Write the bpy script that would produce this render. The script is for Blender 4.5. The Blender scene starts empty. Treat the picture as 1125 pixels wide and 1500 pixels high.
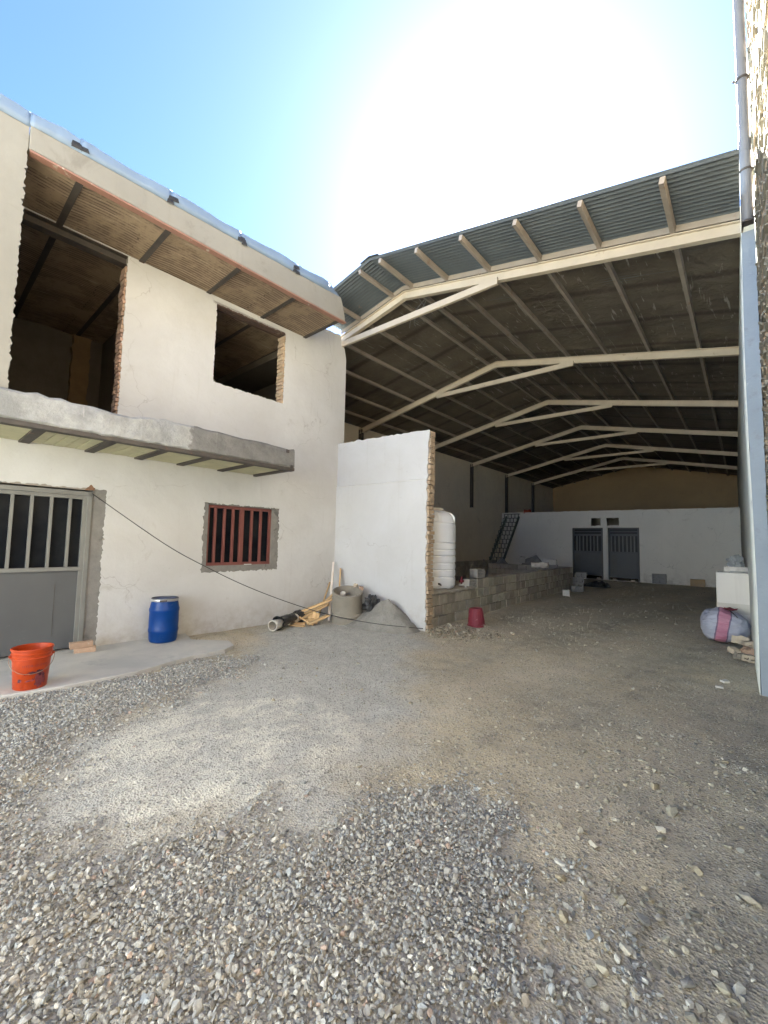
import bpy, bmesh, math, random
import numpy as np
from mathutils import Vector, Matrix, noise as mnoise

random.seed(7); rng = np.random.default_rng(11)
SC = bpy.context.scene; COL = SC.collection
R = math.radians; PI = math.pi

# ------------------------------------------------------------------ helpers
def tag(o, label=None, cat=None, group=None, kind=None):
    if label: o['label'] = label
    if cat: o['category'] = cat
    if group: o['group'] = group
    if kind: o['kind'] = kind
    return o

def thing(name, label, cat, loc=(0, 0, 0), rotz=0, group=None):
    o = bpy.data.objects.new(name, None); COL.objects.link(o)
    o.location = loc; o.rotation_euler = (0, 0, rotz); o.empty_display_size = .1
    return tag(o, label, cat, group)

def dup(root, loc=None, rotz=None, label=None):
    r = root.copy(); COL.objects.link(r)
    if loc is not None: r.location = loc
    if rotz is not None: r.rotation_euler = (0, 0, rotz)
    if label: r['label'] = label
    for ch in list(root.children):
        c = ch.copy(); COL.objects.link(c); c.parent = r
        for g in ch.children:
            d = g.copy(); COL.objects.link(d); d.parent = c
    return r

class MB:
    """collects shapes, builds ONE mesh object"""
    def __init__(s): s.v = []; s.f = []; s.c = []; s.cur = (1, 1, 1)
    def add(s, vs, fs):
        b = len(s.v); s.v += [tuple(p) for p in vs]; s.f += [tuple(i + b for i in f) for f in fs]
        s.c += [s.cur] * len(vs); return s
    def box(s, x0, y0, z0, x1, y1, z1):
        return s.add([(x0,y0,z0),(x1,y0,z0),(x1,y1,z0),(x0,y1,z0),(x0,y0,z1),(x1,y0,z1),(x1,y1,z1),(x0,y1,z1)],
              [(0,3,2,1),(4,5,6,7),(0,1,5,4),(1,2,6,5),(2,3,7,6),(3,0,4,7)])
    def obox(s, c, ax, h, jit=0):
        c = Vector(c); vs = []
        for z in (-1, 1):
            for y, x in ((-1,-1),(-1,1),(1,1),(1,-1)):
                p = c + ax[0]*(x*h[0]) + ax[1]*(y*h[1]) + ax[2]*(z*h[2])
                if jit: p += Vector((random.uniform(-jit,jit),random.uniform(-jit,jit),random.uniform(-jit,jit)))
                vs.append(p)
        return s.add(vs, [(0,3,2,1),(4,5,6,7),(0,1,5,4),(1,2,6,5),(2,3,7,6),(3,0,4,7)])
    def bar(s, p, q, w, h, up=(0, 0, 1)):
        p = Vector(p); q = Vector(q); d = (q-p); L = d.length; d.normalize()
        sd = d.cross(Vector(up))
        if sd.length < 1e-4: sd = d.cross(Vector((1, 0, 0)))
        sd.normalize(); u = sd.cross(d)
        return s.obox((p+q)/2, (d, sd, u), (L/2, w/2, h/2))
    def ibeam(s, p, q, w, h, up=(0, 0, 1), tf=.012, tw=.01):
        p = Vector(p); q = Vector(q); d = (q-p); L = d.length; d.normalize()
        sd = d.cross(Vector(up)).normalized(); u = sd.cross(d); m = (p+q)/2
        s.obox(m, (d, sd, u), (L/2, tw/2, h/2-tf))
        s.obox(m+u*(h/2-tf/2), (d, sd, u), (L/2, w/2, tf/2))
        s.obox(m-u*(h/2-tf/2), (d, sd, u), (L/2, w/2, tf/2)); return s
    def tube(s, pts, r, n=8, cap=True):
        pts = [Vector(p) for p in pts]; rs = r if isinstance(r, (list, tuple)) else [r]*len(pts)
        rings = []; up = Vector((0, 0, 1))
        for i, p in enumerate(pts):
            d = (pts[min(i+1, len(pts)-1)] - pts[max(i-1, 0)]).normalized()
            a = d.cross(up)
            if a.length < .05: a = d.cross(Vector((1, 0, 0)))
            a.normalize(); b = a.cross(d)
            rings.append([p + (a*math.cos(2*PI*k/n) + b*math.sin(2*PI*k/n))*rs[i] for k in range(n)])
        vs = [p for rg in rings for p in rg]; fs = []
        for i in range(len(pts)-1):
            for k in range(n):
                a = i*n+k; b = i*n+(k+1) % n; fs.append((a, b, b+n, a+n))
        if cap: fs.append(tuple(range(n-1, -1, -1))); fs.append(tuple(range((len(pts)-1)*n, len(pts)*n)))
        return s.add(vs, fs)
    def lathe(s, prof, c=(0, 0, 0), n=40, cap0=True, cap1=True):
        vs = []; fs = []
        for r, z in prof:
            for k in range(n): vs.append((c[0]+r*math.cos(2*PI*k/n), c[1]+r*math.sin(2*PI*k/n), c[2]+z))
        for i in range(len(prof)-1):
            for k in range(n):
                a = i*n+k; b = i*n+(k+1) % n; fs.append((a, b, b+n, a+n))
        if cap0: fs.append(tuple(range(n-1, -1, -1)))
        if cap1: fs.append(tuple(range((len(prof)-1)*n, len(prof)*n)))
        return s.add(vs, fs)
    def prism(s, poly, f, d0, d1):
        """poly: 2D pts, f(a,b,d)->3D"""
        n = len(poly)
        vs = [f(a, b, d0) for a, b in poly] + [f(a, b, d1) for a, b in poly]
        fs = [tuple(range(n-1, -1, -1)), tuple(range(n, 2*n))] + [(k, (k+1) % n, n+(k+1) % n, n+k) for k in range(n)]
        return s.add(vs, fs)
    def build(s, name, mat, parent=None, bevel=0, smooth=False, loc=None, rot=None, seg=2):
        me = bpy.data.meshes.new(name); me.from_pydata(s.v, [], s.f); me.update()
        bm = bmesh.new(); bm.from_mesh(me); bmesh.ops.recalc_face_normals(bm, faces=bm.faces); bm.to_mesh(me); bm.free()
        if any(c != (1, 1, 1) for c in s.c):
            at = me.color_attributes.new('Col', 'FLOAT_COLOR', 'POINT')
            at.data.foreach_set('color', [x for c in s.c for x in (*c, 1)])
        return link(name, me, mat, parent, bevel, smooth, loc, rot, seg)

def link(name, me, mat, parent=None, bevel=0, smooth=False, loc=None, rot=None, seg=2):
    if 'Col' not in me.color_attributes:
        at = me.color_attributes.new('Col', 'FLOAT_COLOR', 'POINT'); at.data.foreach_set('color', [1.0]*(4*len(me.vertices)))
    o = bpy.data.objects.new(name, me); COL.objects.link(o)
    if mat: me.materials.clear(); me.materials.append(mat)
    if parent: o.parent = parent
    if loc is not None: o.location = loc
    if rot is not None: o.rotation_euler = rot
    if smooth:
        me.polygons.foreach_set('use_smooth', [True]*len(me.polygons))
        try: me.set_sharp_from_angle(angle=R(40))
        except Exception: pass
    if bevel:
        m = o.modifiers.new('bevel', 'BEVEL'); m.width = bevel; m.segments = seg; m.limit_method = 'ANGLE'; m.angle_limit = R(40)
    return o

def sheet(name, outer, holes, thick, f, mat, parent):
    """flat plate with holes: outlines are 2D, extruded by thick, f maps (a,b,d)->3D"""
    cu = bpy.data.curves.new('outline', 'CURVE'); cu.dimensions = '2D'; cu.fill_mode = 'BOTH'; cu.extrude = thick/2
    for pl in [outer]+holes:
        sp = cu.splines.new('POLY'); sp.points.add(len(pl)-1); sp.use_cyclic_u = True
        for p, (a, b) in zip(sp.points, pl): p.co = (a, b, 0, 1)
    tmp = bpy.data.objects.new('outline', cu)
    me = bpy.data.meshes.new_from_object(tmp)
    bpy.data.objects.remove(tmp); bpy.data.curves.remove(cu)
    for v in me.vertices: v.co = f(v.co.x, v.co.y, v.co.z+thick/2)
    bm = bmesh.new(); bm.from_mesh(me); bmesh.ops.remove_doubles(bm, verts=bm.verts, dist=1e-5)
    bmesh.ops.recalc_face_normals(bm, faces=bm.faces); bm.to_mesh(me); bm.free()
    me.name = name
    return link(name, me, mat, parent)

def rough_loop(pts, step=.05, amp=.012, seed=0, closed=True, skip=()):
    """outline with ragged edges; edge indices in skip stay straight"""
    rr = random.Random(seed); out = []; n = len(pts)
    for i in range(n if closed else n-1):
        a = Vector(pts[i]); b = Vector(pts[(i+1) % n]); d = b-a; L = d.length; k = max(1, int(L/step)); nn = Vector((-d.y, d.x)).normalized()
        if i in skip: k = 1
        for j in range(k):
            t = j/k + (rr.uniform(-.3, .3)/k if j else 0)
            am = 0 if (i in skip or j == 0) else amp
            p = a+d*t+nn*(rr.gauss(0, am)); out.append((p.x, p.y))
    return out

# ------------------------------------------------------------------ materials
class NT:
    def __init__(s, name):
        s.m = bpy.data.materials.new(name); s.m.use_nodes = True; s.t = s.m.node_tree; s.t.nodes.clear()
        s.out = s.n('ShaderNodeOutputMaterial')
    def n(s, ty, **kw):
        nd = s.t.nodes.new(ty)
        for k, v in kw.items():
            if k in nd.inputs.keys(): nd.inputs[k].default_value = v
            else: setattr(nd, k, v)
        return nd
    def l(s, a, b): s.t.links.new(a, b); return s
    def coord(s, which='Object', scale=(1, 1, 1)):
        tc = s.n('ShaderNodeTexCoord'); mp = s.n('ShaderNodeMapping'); mp.inputs['Scale'].default_value = scale
        s.l(tc.outputs[which], mp.inputs['Vector']); return mp.outputs[0]
    def noise(s, vec, scale, detail=6, rough=.6, dist=0):
        nd = s.n('ShaderNodeTexNoise', Scale=scale, Detail=detail, Roughness=rough, Distortion=dist); s.l(vec, nd.inputs['Vector']); return nd.outputs['Fac']
    def ramp(s, fac, lo, hi):
        nd = s.n('ShaderNodeMapRange'); nd.inputs['From Min'].default_value = lo; nd.inputs['From Max'].default_value = hi; nd.clamp = True
        s.l(fac, nd.inputs['Value']); return nd.outputs[0]
    def mix(s, fac, a, b, mode='MIX'):
        nd = s.n('ShaderNodeMix', data_type='RGBA', blend_type=mode)
        for sock, v in ((nd.inputs[0], fac), (nd.inputs[6], a), (nd.inputs[7], b)):
            if hasattr(v, 'is_output'): s.l(v, sock)
            else: sock.default_value = v if not isinstance(v, (tuple, list)) else (*v[:3], 1)
        return nd.outputs[2]
    def math(s, op, a, b=0):
        nd = s.n('ShaderNodeMath', operation=op)
        for i, v in enumerate((a, b)):
            if hasattr(v, 'is_output'): s.l(v, nd.inputs[i])
            else: nd.inputs[i].default_value = v
        return nd.outputs[0]
    def bump(s, h, strength=.3, dist=.01, nrm=None):
        nd = s.n('ShaderNodeBump', Strength=strength, Distance=dist); s.l(h, nd.inputs['Height'])
        if nrm: s.l(nrm, nd.inputs['Normal'])
        return nd.outputs[0]
    def attr(s, name='Col'): return s.n('ShaderNodeAttribute', attribute_name=name)
    def done(s, col, rough=.8, metal=0, nrm=None, spec=.5):
        p = s.n('ShaderNodeBsdfPrincipled', Metallic=metal); s.p = p
        p.inputs['Specular IOR Level'].default_value = spec
        for k, v in (('Base Color', col), ('Roughness', rough)):
            if hasattr(v, 'is_output'): s.l(v, p.inputs[k])
            else: p.inputs[k].default_value = (*v[:3], 1) if isinstance(v, (tuple, list)) else v
        if nrm: s.l(nrm, p.inputs['Normal'])
        s.l(p.outputs[0], s.out.inputs[0]); return s.m

def pm(name, c1, c2, scale=5, rough=.8, bump=.2, bscale=60, bdist=.01, metal=0, attr=False, stretch=(1, 1, 1), lo=.3, hi=.7, spots=None, spec=.4, spots2=None):
    t = NT(name); v = t.coord('Object', stretch)
    c = t.mix(t.ramp(t.noise(v, scale, 7, .62), lo, hi), c1, c2)
    for sp in (spots, spots2):
        if sp: c = t.mix(t.ramp(t.noise(v, sp[1], 8, .68, .4), sp[2], sp[2]+sp[3]), c, sp[0])
    if attr: c = t.mix(1.0, c, t.attr().outputs['Color'], 'MULTIPLY')
    n = None
    if bump:
        h = t.noise(v, bscale, 6, .65); n = t.bump(h, bump, bdist)
    rg = t.ramp(t.noise(v, scale*2.3, 4), -.6, 1.6)
    rg = t.math('ADD', t.math('MULTIPLY', rg, .25), rough-.125)
    return t.done(c, rg, metal, n, spec)

def plaster_mat(name, c1, c2, dirt, grubby=.62, dirtscale=1.7):
    t = NT(name); v = t.coord('Object')
    big = t.ramp(t.noise(v, .55, 7, .66, .3), .36, .66)
    c = t.mix(big, c1, c2)
    pt = t.ramp(t.noise(v, dirtscale, 9, .7, .5), grubby, grubby+.13)
    c = t.mix(t.math('MULTIPLY', pt, .7), c, dirt)
    pt2 = t.ramp(t.noise(v, dirtscale*4.1, 9, .74, .8), .60, .70); c = t.mix(t.math('MULTIPLY', t.math('MULTIPLY', pt2, t.ramp(t.noise(v, .9, 4), .45, .6)), .45), c, dirt)
    # water runs: noise stretched along z
    vs = t.coord('Object', (5, 5, .35)); run = t.ramp(t.noise(vs, 1.6, 6, .6), .60, .82)
    c = t.mix(t.math('MULTIPLY', run, .34), c, dirt)
    # specks of cement / pits
    sp = t.ramp(t.noise(v, 22, 3, .5), .71, .76); msk = t.ramp(t.noise(v, 1.3, 3), .5, .65)
    c = t.mix(t.math('MULTIPLY', t.math('MULTIPLY', sp, msk), .75), c, (.3, .28, .25))
    # splash zone just over the ground
    sx = t.n('ShaderNodeSeparateXYZ'); t.l(v, sx.inputs[0])
    low = t.math('MULTIPLY', t.ramp(sx.outputs[2], .55, .0), t.ramp(t.noise(v, 5, 8, .7), .42, .68))
    c = t.mix(t.math('MULTIPLY', low, .75), c, (.34, .30, .245))
    ck = t.n('ShaderNodeTexVoronoi', Scale=.75, feature='DISTANCE_TO_EDGE'); wq = t.n('ShaderNodeTexNoise', Scale=1.8, Detail=7.0); t.l(v, wq.inputs['Vector']); va = t.n('ShaderNodeVectorMath', operation='MULTIPLY_ADD'); t.l(wq.outputs['Color'], va.inputs[0]); va.inputs[1].default_value = (.8, .8, .8); t.l(v, va.inputs[2]); t.l(va.outputs[0], ck.inputs['Vector'])
    c = t.mix(t.math('MULTIPLY', t.math('MULTIPLY', t.ramp(ck.outputs['Distance'], .006, .0), t.ramp(t.noise(v, .8, 3), .48, .6)), .45), c, (.25, .23, .2))
    n = t.bump(t.noise(v, 3.2, 5, .55), .22, .05); n = t.bump(t.noise(v, 45, 6, .7), .16, .006, n)
    return t.done(c, .88, 0, n, .2)

M = {}
M['plaster'] = plaster_mat('plaster_cream', (.57, .57, .55), (.485, .48, .455), (.37, .345, .30))
M['plaster_w'] = plaster_mat('plaster_white', (.54, .545, .54), (.475, .475, .46), (.37, .35, .31))
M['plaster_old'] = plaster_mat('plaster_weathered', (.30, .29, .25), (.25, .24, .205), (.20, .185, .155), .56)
M['hall_plaster'] = plaster_mat('hall_plaster', (.78, .71, .57), (.68, .615, .49), (.5, .45, .36), .58)
M['far_plaster'] = plaster_mat('far_plaster', (.42, .305, .17), (.365, .265, .15), (.3, .22, .14), .58)
M['room_white'] = plaster_mat('room_white', (.76, .73, .66), (.70, .67, .60), (.52, .48, .42), .6)
M['column_w'] = pm('column_whitewash', (.80, .83, .77), (.72, .75, .69), 3, .85, .25, 30, spots=((.58, .58, .50), 4, .62, .1))
M['bluegrey'] = pm('bluegrey_render', (.33, .38, .43), (.285, .33, .375), 2.2, .8, .3, 40, spots=((.27, .30, .33), 7, .57, .12), spots2=((.50, .53, .54), 16, .66, .05))
M['cement'] = pm('cement_render', (.17, .165, .15), (.24, .23, .205), 6, .92, .5, 50, .012, spots=((.12, .115, .105), 3, .55, .1))
M['brick'] = pm('buff_brick', (.44, .35, .255), (.36, .285, .21), 9, .9, .5, 90, .006, attr=True)
M['soffit_core'] = pm('mortar', (.36, .33, .28), (.28, .25, .21), 8, .95, .6, 60)
M['mortar_wall'] = pm('mortar_wall', (.34, .32, .26), (.26, .25, .2), 8, .95, .6, 60)
M['block'] = pm('concrete_block', (.40, .37, .31), (.29, .27, .225), 7, .95, .7, 55, .014, attr=True, spots=((.48, .45, .38), 5, .62, .1))
M['block_grey'] = pm('hollow_block_grey', (.33, .325, .31), (.26, .255, .24), 9, .95, .5, 80, .006)
M['beige_steel'] = pm('primer_beige_steel', (.56, .49, .375), (.47, .41, .31), 3, .6, .08, 50, spots=((.30, .20, .13), 5, .64, .1), spec=.4)
M['purlin'] = pm('purlin_steel', (.36, .32, .265), (.28, .245, .20), 3, .6, .08, 50, spots=((.26, .18, .12), 4, .6, .1))
M['dark_steel'] = pm('dark_steel', (.055, .05, .045), (.085, .072, .06), 8, .7, .2, 60, spots=((.14, .08, .05), 6, .6, .1))
M['dark_wall'] = pm('shaded_cement', (.115, .10, .082), (.085, .075, .06), 3, .95, .4, 30)  # cement with the dimness of the upper room put into its colour
M['red_oxide'] = pm('red_oxide_paint', (.19, .068, .053), (.15, .052, .042), 6, .55, .08, 60, spots=((.2, .09, .07), 9, .62, .1))
M['rust_pl'] = pm('brown_plaster', (.20, .135, .07), (.15, .10, .055), 4, .95, .3, 30)
M['rusty'] = pm('rusty_lintel', (.12, .075, .058), (.085, .06, .05), 6, .8, .2, 60, spots=((.30, .22, .15), 5, .62, .1))
M['red_trim'] = pm('red_oxide_angle', (.34, .185, .135), (.28, .15, .11), 4, .6, .1, 60, spots=((.5, .42, .34), 6, .6, .08))
M['door_grey'] = pm('grey_door_paint', (.10, .104, .104), (.085, .088, .09), 1.6, .5, .04, 12, .01, spots=((.155, .155, .15), 7, .62, .2), spec=.5)
M['door_frame'] = pm('grey_frame_paint', (.205, .205, .185), (.17, .17, .155), 4, .5, .06, 40)
M['door_dark'] = pm('dark_door_paint', (.115, .115, .105), (.092, .092, .086), 3, .55, .05, 40)
M['galv'] = pm('galvanised_sheet', (.20, .275, .375), (.165, .225, .31), 2.5, .5, .10, 6, .03, metal=.0, spots=((.16, .17, .21), 3, .66, .04), spec=.6)  # blue sky reflection of the metal put into the base colour
M['corr'] = pm('corrugated_sheet', (.13, .152, .165), (.105, .122, .132), 2, .5, .05, 40, metal=.35, spots=((.24, .19, .15), 2.2, .64, .1))
M['pipe_grey'] = pm('grey_pvc', (.20, .205, .215), (.165, .17, .18), 3, .45, .05, 60)
M['pvc_white'] = pm('offwhite_pvc', (.66, .64, .57), (.56, .54, .48), 6, .45, .05, 60, spots=((.36, .33, .28), 9, .6, .1))
M['black_plastic'] = pm('black_plastic', (.018, .018, .018), (.04, .04, .038), 12, .42, .5, 22, .02, spots=((.10, .10, .095), 9, .6, .12))
M['blue_plastic'] = pm('blue_barrel_plastic', (.002, .042, .21), (.002, .034, .16), 4, .36, .05, 40, spots=((.06, .10, .20), 5, .60, .14), spec=.3)
M['barrel_lid'] = pm('dark_lid', (.09, .10, .12), (.05, .055, .07), 6, .5, .08, 40)
M['clamp'] = pm('zinc_clamp', (.60, .60, .58), (.48, .48, .47), 8, .4, .05, 60, metal=.8)
M['orange'] = pm('orange_plastic', (.42, .050, .003), (.36, .038, .003), 5, .42, .06, 50, spots=((.36, .11, .05), 9, .64, .12), spec=.5)
M['ink'] = pm('purple_ink', (.06, .015, .03), (.10, .03, .04), 30, .6, 0)
M['ink_pale'] = pm('faded_ink', (.22, .05, .05), (.16, .035, .045), 40, .6, 0)
M['red_plastic'] = pm('red_bucket_plastic', (.19, .026, .040), (.14, .02, .03), 6, .6, .25, 26, spots=((.42, .25, .24), 11, .60, .1))
M['tank'] = pm('white_tank_plastic', (.83, .86, .90), (.77, .80, .84), 2, .45, .06, 20, spots=((.46, .42, .36), 2.6, .66, .12), spec=.4)
M['tank_top'] = pm('tank_top_plastic', (.64, .61, .53), (.56, .52, .44), 3, .5, .06, 20)
M['wood'] = pm('raw_timber', (.62, .45, .24), (.50, .34, .17), 5, .75, .15, 40, stretch=(1, 1, .3), attr=True)
M['wood_white'] = pm('painted_batten', (.72, .66, .58), (.60, .52, .42), 5, .7, .1, 40)
M['ring'] = pm('concrete_ring', (.30, .275, .225), (.24, .22, .18), 5, .95, .4, 60, .01, spots=((.38, .35, .29), 6, .6, .12))
M['stonewhite'] = pm('white_block', (.60, .59, .55), (.50, .49, .45), 7, .9, .3, 60)
M['brick_piece'] = pm('brick_piece', (.45, .31, .21), (.37, .26, .18), 14, .92, .5, 80, .008, spots=((.5, .42, .33), 11, .58, .12))
M['hollow_brick'] = pm('hollow_brick_buff', (.55, .48, .36), (.45, .38, .28), 12, .92, .4, 80, .006)
M['cable'] = pm('black_cable', (.012, .012, .012), (.02, .02, .02), 10, .5, 0)
M['wire'] = pm('thin_wire', (.45, .44, .4), (.3, .29, .27), 10, .45, 0, metal=.6)
M['rust'] = pm('rust_smear', (.15, .075, .04), (.24, .14, .085), 14, .95, .4, 80)
M['rag_orange'] = pm('orange_cloth', (.45, .10, .04), (.34, .07, .03), 8, .9, .2, 40)
M['stair'] = pm('dark_green_steel', (.17, .19, .145), (.125, .14, .11), 9, .7, .2, 60)
M['ply'] = pm('clear_bag', (.36, .38, .36), (.24, .25, .25), 9, .35, .5, 18, .03)
M['handle'] = pm('wire_bail', (.30, .20, .14), (.22, .15, .1), 10, .5, 0, metal=.6)
M['panel_y'] = None

def m_glass():
    t = NT('dark_window_glass'); v = t.coord('Object')
    c = t.mix(t.ramp(t.noise(v, 3, 5), .4, .7), (.006, .008, .012), (.018, .02, .022))
    n = t.bump(t.noise(v, 2.5, 3), .05, .02)
    return t.done(c, .3, 0, n, .12)
M['glass'] = m_glass()

def m_soffit():
    """shallow-vault brick ceiling: long thin bricks laid along y of the house, mortar smeared over them"""
    t = NT('brick_soffit'); v = t.coord('Object')
    # brick pattern in the (y, x) plane
    sp = t.n('ShaderNodeSeparateXYZ'); t.l(v, sp.inputs[0]); cb = t.n('ShaderNodeCombineXYZ'); t.l(sp.outputs[1], cb.inputs[0]); t.l(sp.outputs[0], cb.inputs[1])
    wob = t.n('ShaderNodeTexNoise', Scale=2.5, Detail=3); t.l(v, wob.inputs['Vector'])
    ad = t.n('ShaderNodeVectorMath', operation='MULTIPLY_ADD'); t.l(wob.outputs['Color'], ad.inputs[0]); ad.inputs[1].default_value = (.16, .055, 0); t.l(cb.outputs[0], ad.inputs[2])
    br = t.n('ShaderNodeTexBrick'); br.inputs['Scale'].default_value = 1.0; br.inputs['Brick Width'].default_value = 4.0; br.inputs['Row Height'].default_value = .058
    br.inputs['Mortar Size'].default_value = .011; br.inputs['Mortar Smooth'].default_value = .3; br.inputs['Bias'].default_value = 0
    br.inputs['Color1'].default_value = (.37, .285, .20, 1); br.inputs['Color2'].default_value = (.27, .205, .145, 1); br.inputs['Mortar'].default_value = (.13, .10, .075, 1)
    t.l(ad.outputs[0], br.inputs['Vector'])
    stk = t.noise(t.coord('Object', (14, 1.3, 1)), 1.6, 6, .65)
    c = t.mix(t.ramp(stk, .38, .66), t.mix(.35, br.outputs['Color'], (.13, .095, .07)), br.outputs['Color'])
    c = t.mix(t.ramp(t.noise(v, 1.7, 9, .72), .47, .58), c, (.34, .265, .18))
    c = t.mix(t.math('MULTIPLY', t.ramp(stk, .60, .68), .75), c, (.46, .38, .28))
    c = t.mix(t.ramp(t.noise(v, 8, 7, .72), .63, .72), c, (.44, .36, .27))
    h = t.math('ADD', t.math('MULTIPLY', br.outputs['Fac'], -1.0), t.noise(v, 30, 6))
    n = t.bump(h, .6, .018)
    return t.done(c, .95, 0, n, .1)
M['soffit'] = m_soffit()

def m_balcony():
    t = NT('balcony_cement'); v = t.coord('Object')
    sp = t.n('ShaderNodeSeparateXYZ'); t.l(v, sp.inputs[0])
    # old dark concrete to the right of a ragged crack, pale slurry coat to the left
    edge = t.math('ADD', sp.outputs[1], t.math('MULTIPLY', t.math('SUBTRACT', t.noise(v, 4, 6, .7), .5), .55))
    side = t.ramp(edge, 2.52, 2.56)
    pale = t.mix(t.ramp(t.noise(v, 3.0, 8, .7), .38, .66), (.25, .255, .245), (.42, .425, .41))
    dark = t.mix(t.ramp(t.noise(v, 5.0, 7, .7), .35, .7), (.14, .14, .132), (.235, .23, .215))
    c = t.mix(side, pale, dark)
    vs = t.coord('Object', (7, 7, .8)); run = t.ramp(t.noise(vs, 2.0, 5, .6), .66, .72)
    c = t.mix(t.math('MULTIPLY', run, .5), c, (.52, .51, .48))
    n = t.bump(t.noise(v, 11, 7, .68), .7, .03); n = t.bump(t.noise(v, 60, 4), .2, .006, n)
    return t.done(c, .93, 0, n, .2)
M['balcony'] = m_balcony()

def m_panel():
    t = NT('yellowed_infill_panel'); v = t.coord('Object')
    c = t.mix(t.ramp(t.noise(v, 3, 6), .35, .65), (.56, .54, .36), (.47, .46, .31))
    c = t.mix(t.ramp(t.noise(v, 12, 6, .7), .6, .75), c, (.27, .25, .18))
    n = t.bump(t.noise(v, 50, 4), .2, .006)
    return t.done(c, .85, 0, n, .2)
M['panel_y'] = m_panel()

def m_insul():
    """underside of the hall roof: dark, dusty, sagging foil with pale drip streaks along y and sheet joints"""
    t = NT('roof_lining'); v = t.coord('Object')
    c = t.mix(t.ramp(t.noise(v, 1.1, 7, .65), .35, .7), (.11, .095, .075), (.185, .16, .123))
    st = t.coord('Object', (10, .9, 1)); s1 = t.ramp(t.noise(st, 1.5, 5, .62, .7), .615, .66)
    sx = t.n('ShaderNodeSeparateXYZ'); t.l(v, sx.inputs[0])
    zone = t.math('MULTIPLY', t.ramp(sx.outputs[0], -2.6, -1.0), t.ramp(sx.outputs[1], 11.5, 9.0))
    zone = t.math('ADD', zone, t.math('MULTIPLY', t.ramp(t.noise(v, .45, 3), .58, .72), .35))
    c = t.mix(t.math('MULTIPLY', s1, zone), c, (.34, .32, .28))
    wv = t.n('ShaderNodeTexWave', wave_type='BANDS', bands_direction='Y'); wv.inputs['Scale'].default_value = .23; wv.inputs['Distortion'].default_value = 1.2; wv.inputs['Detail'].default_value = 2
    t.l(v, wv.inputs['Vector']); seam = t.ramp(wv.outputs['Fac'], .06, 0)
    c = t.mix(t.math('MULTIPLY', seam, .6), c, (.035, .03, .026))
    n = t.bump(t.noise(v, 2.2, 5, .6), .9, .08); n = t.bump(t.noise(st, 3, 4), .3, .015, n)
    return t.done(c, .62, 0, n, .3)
M['insul'] = m_insul()

def m_slab():
    t = NT('apron_concrete'); v = t.coord('Object')
    c = t.mix(t.ramp(t.noise(v, 1.1, 8, .65, .4), .38, .64), (.42, .42, .395), (.54, .525, .475))
    c = t.mix(t.ramp(t.noise(v, 2.6, 7, .7), .57, .72), c, (.34, .345, .335))
    n = t.bump(t.noise(v, 9, 7, .7), .35, .02); n = t.bump(t.noise(v, 120, 3), .2, .004, n)
    return t.done(c, .85, 0, n, .3)
M['slab'] = m_slab()

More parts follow.
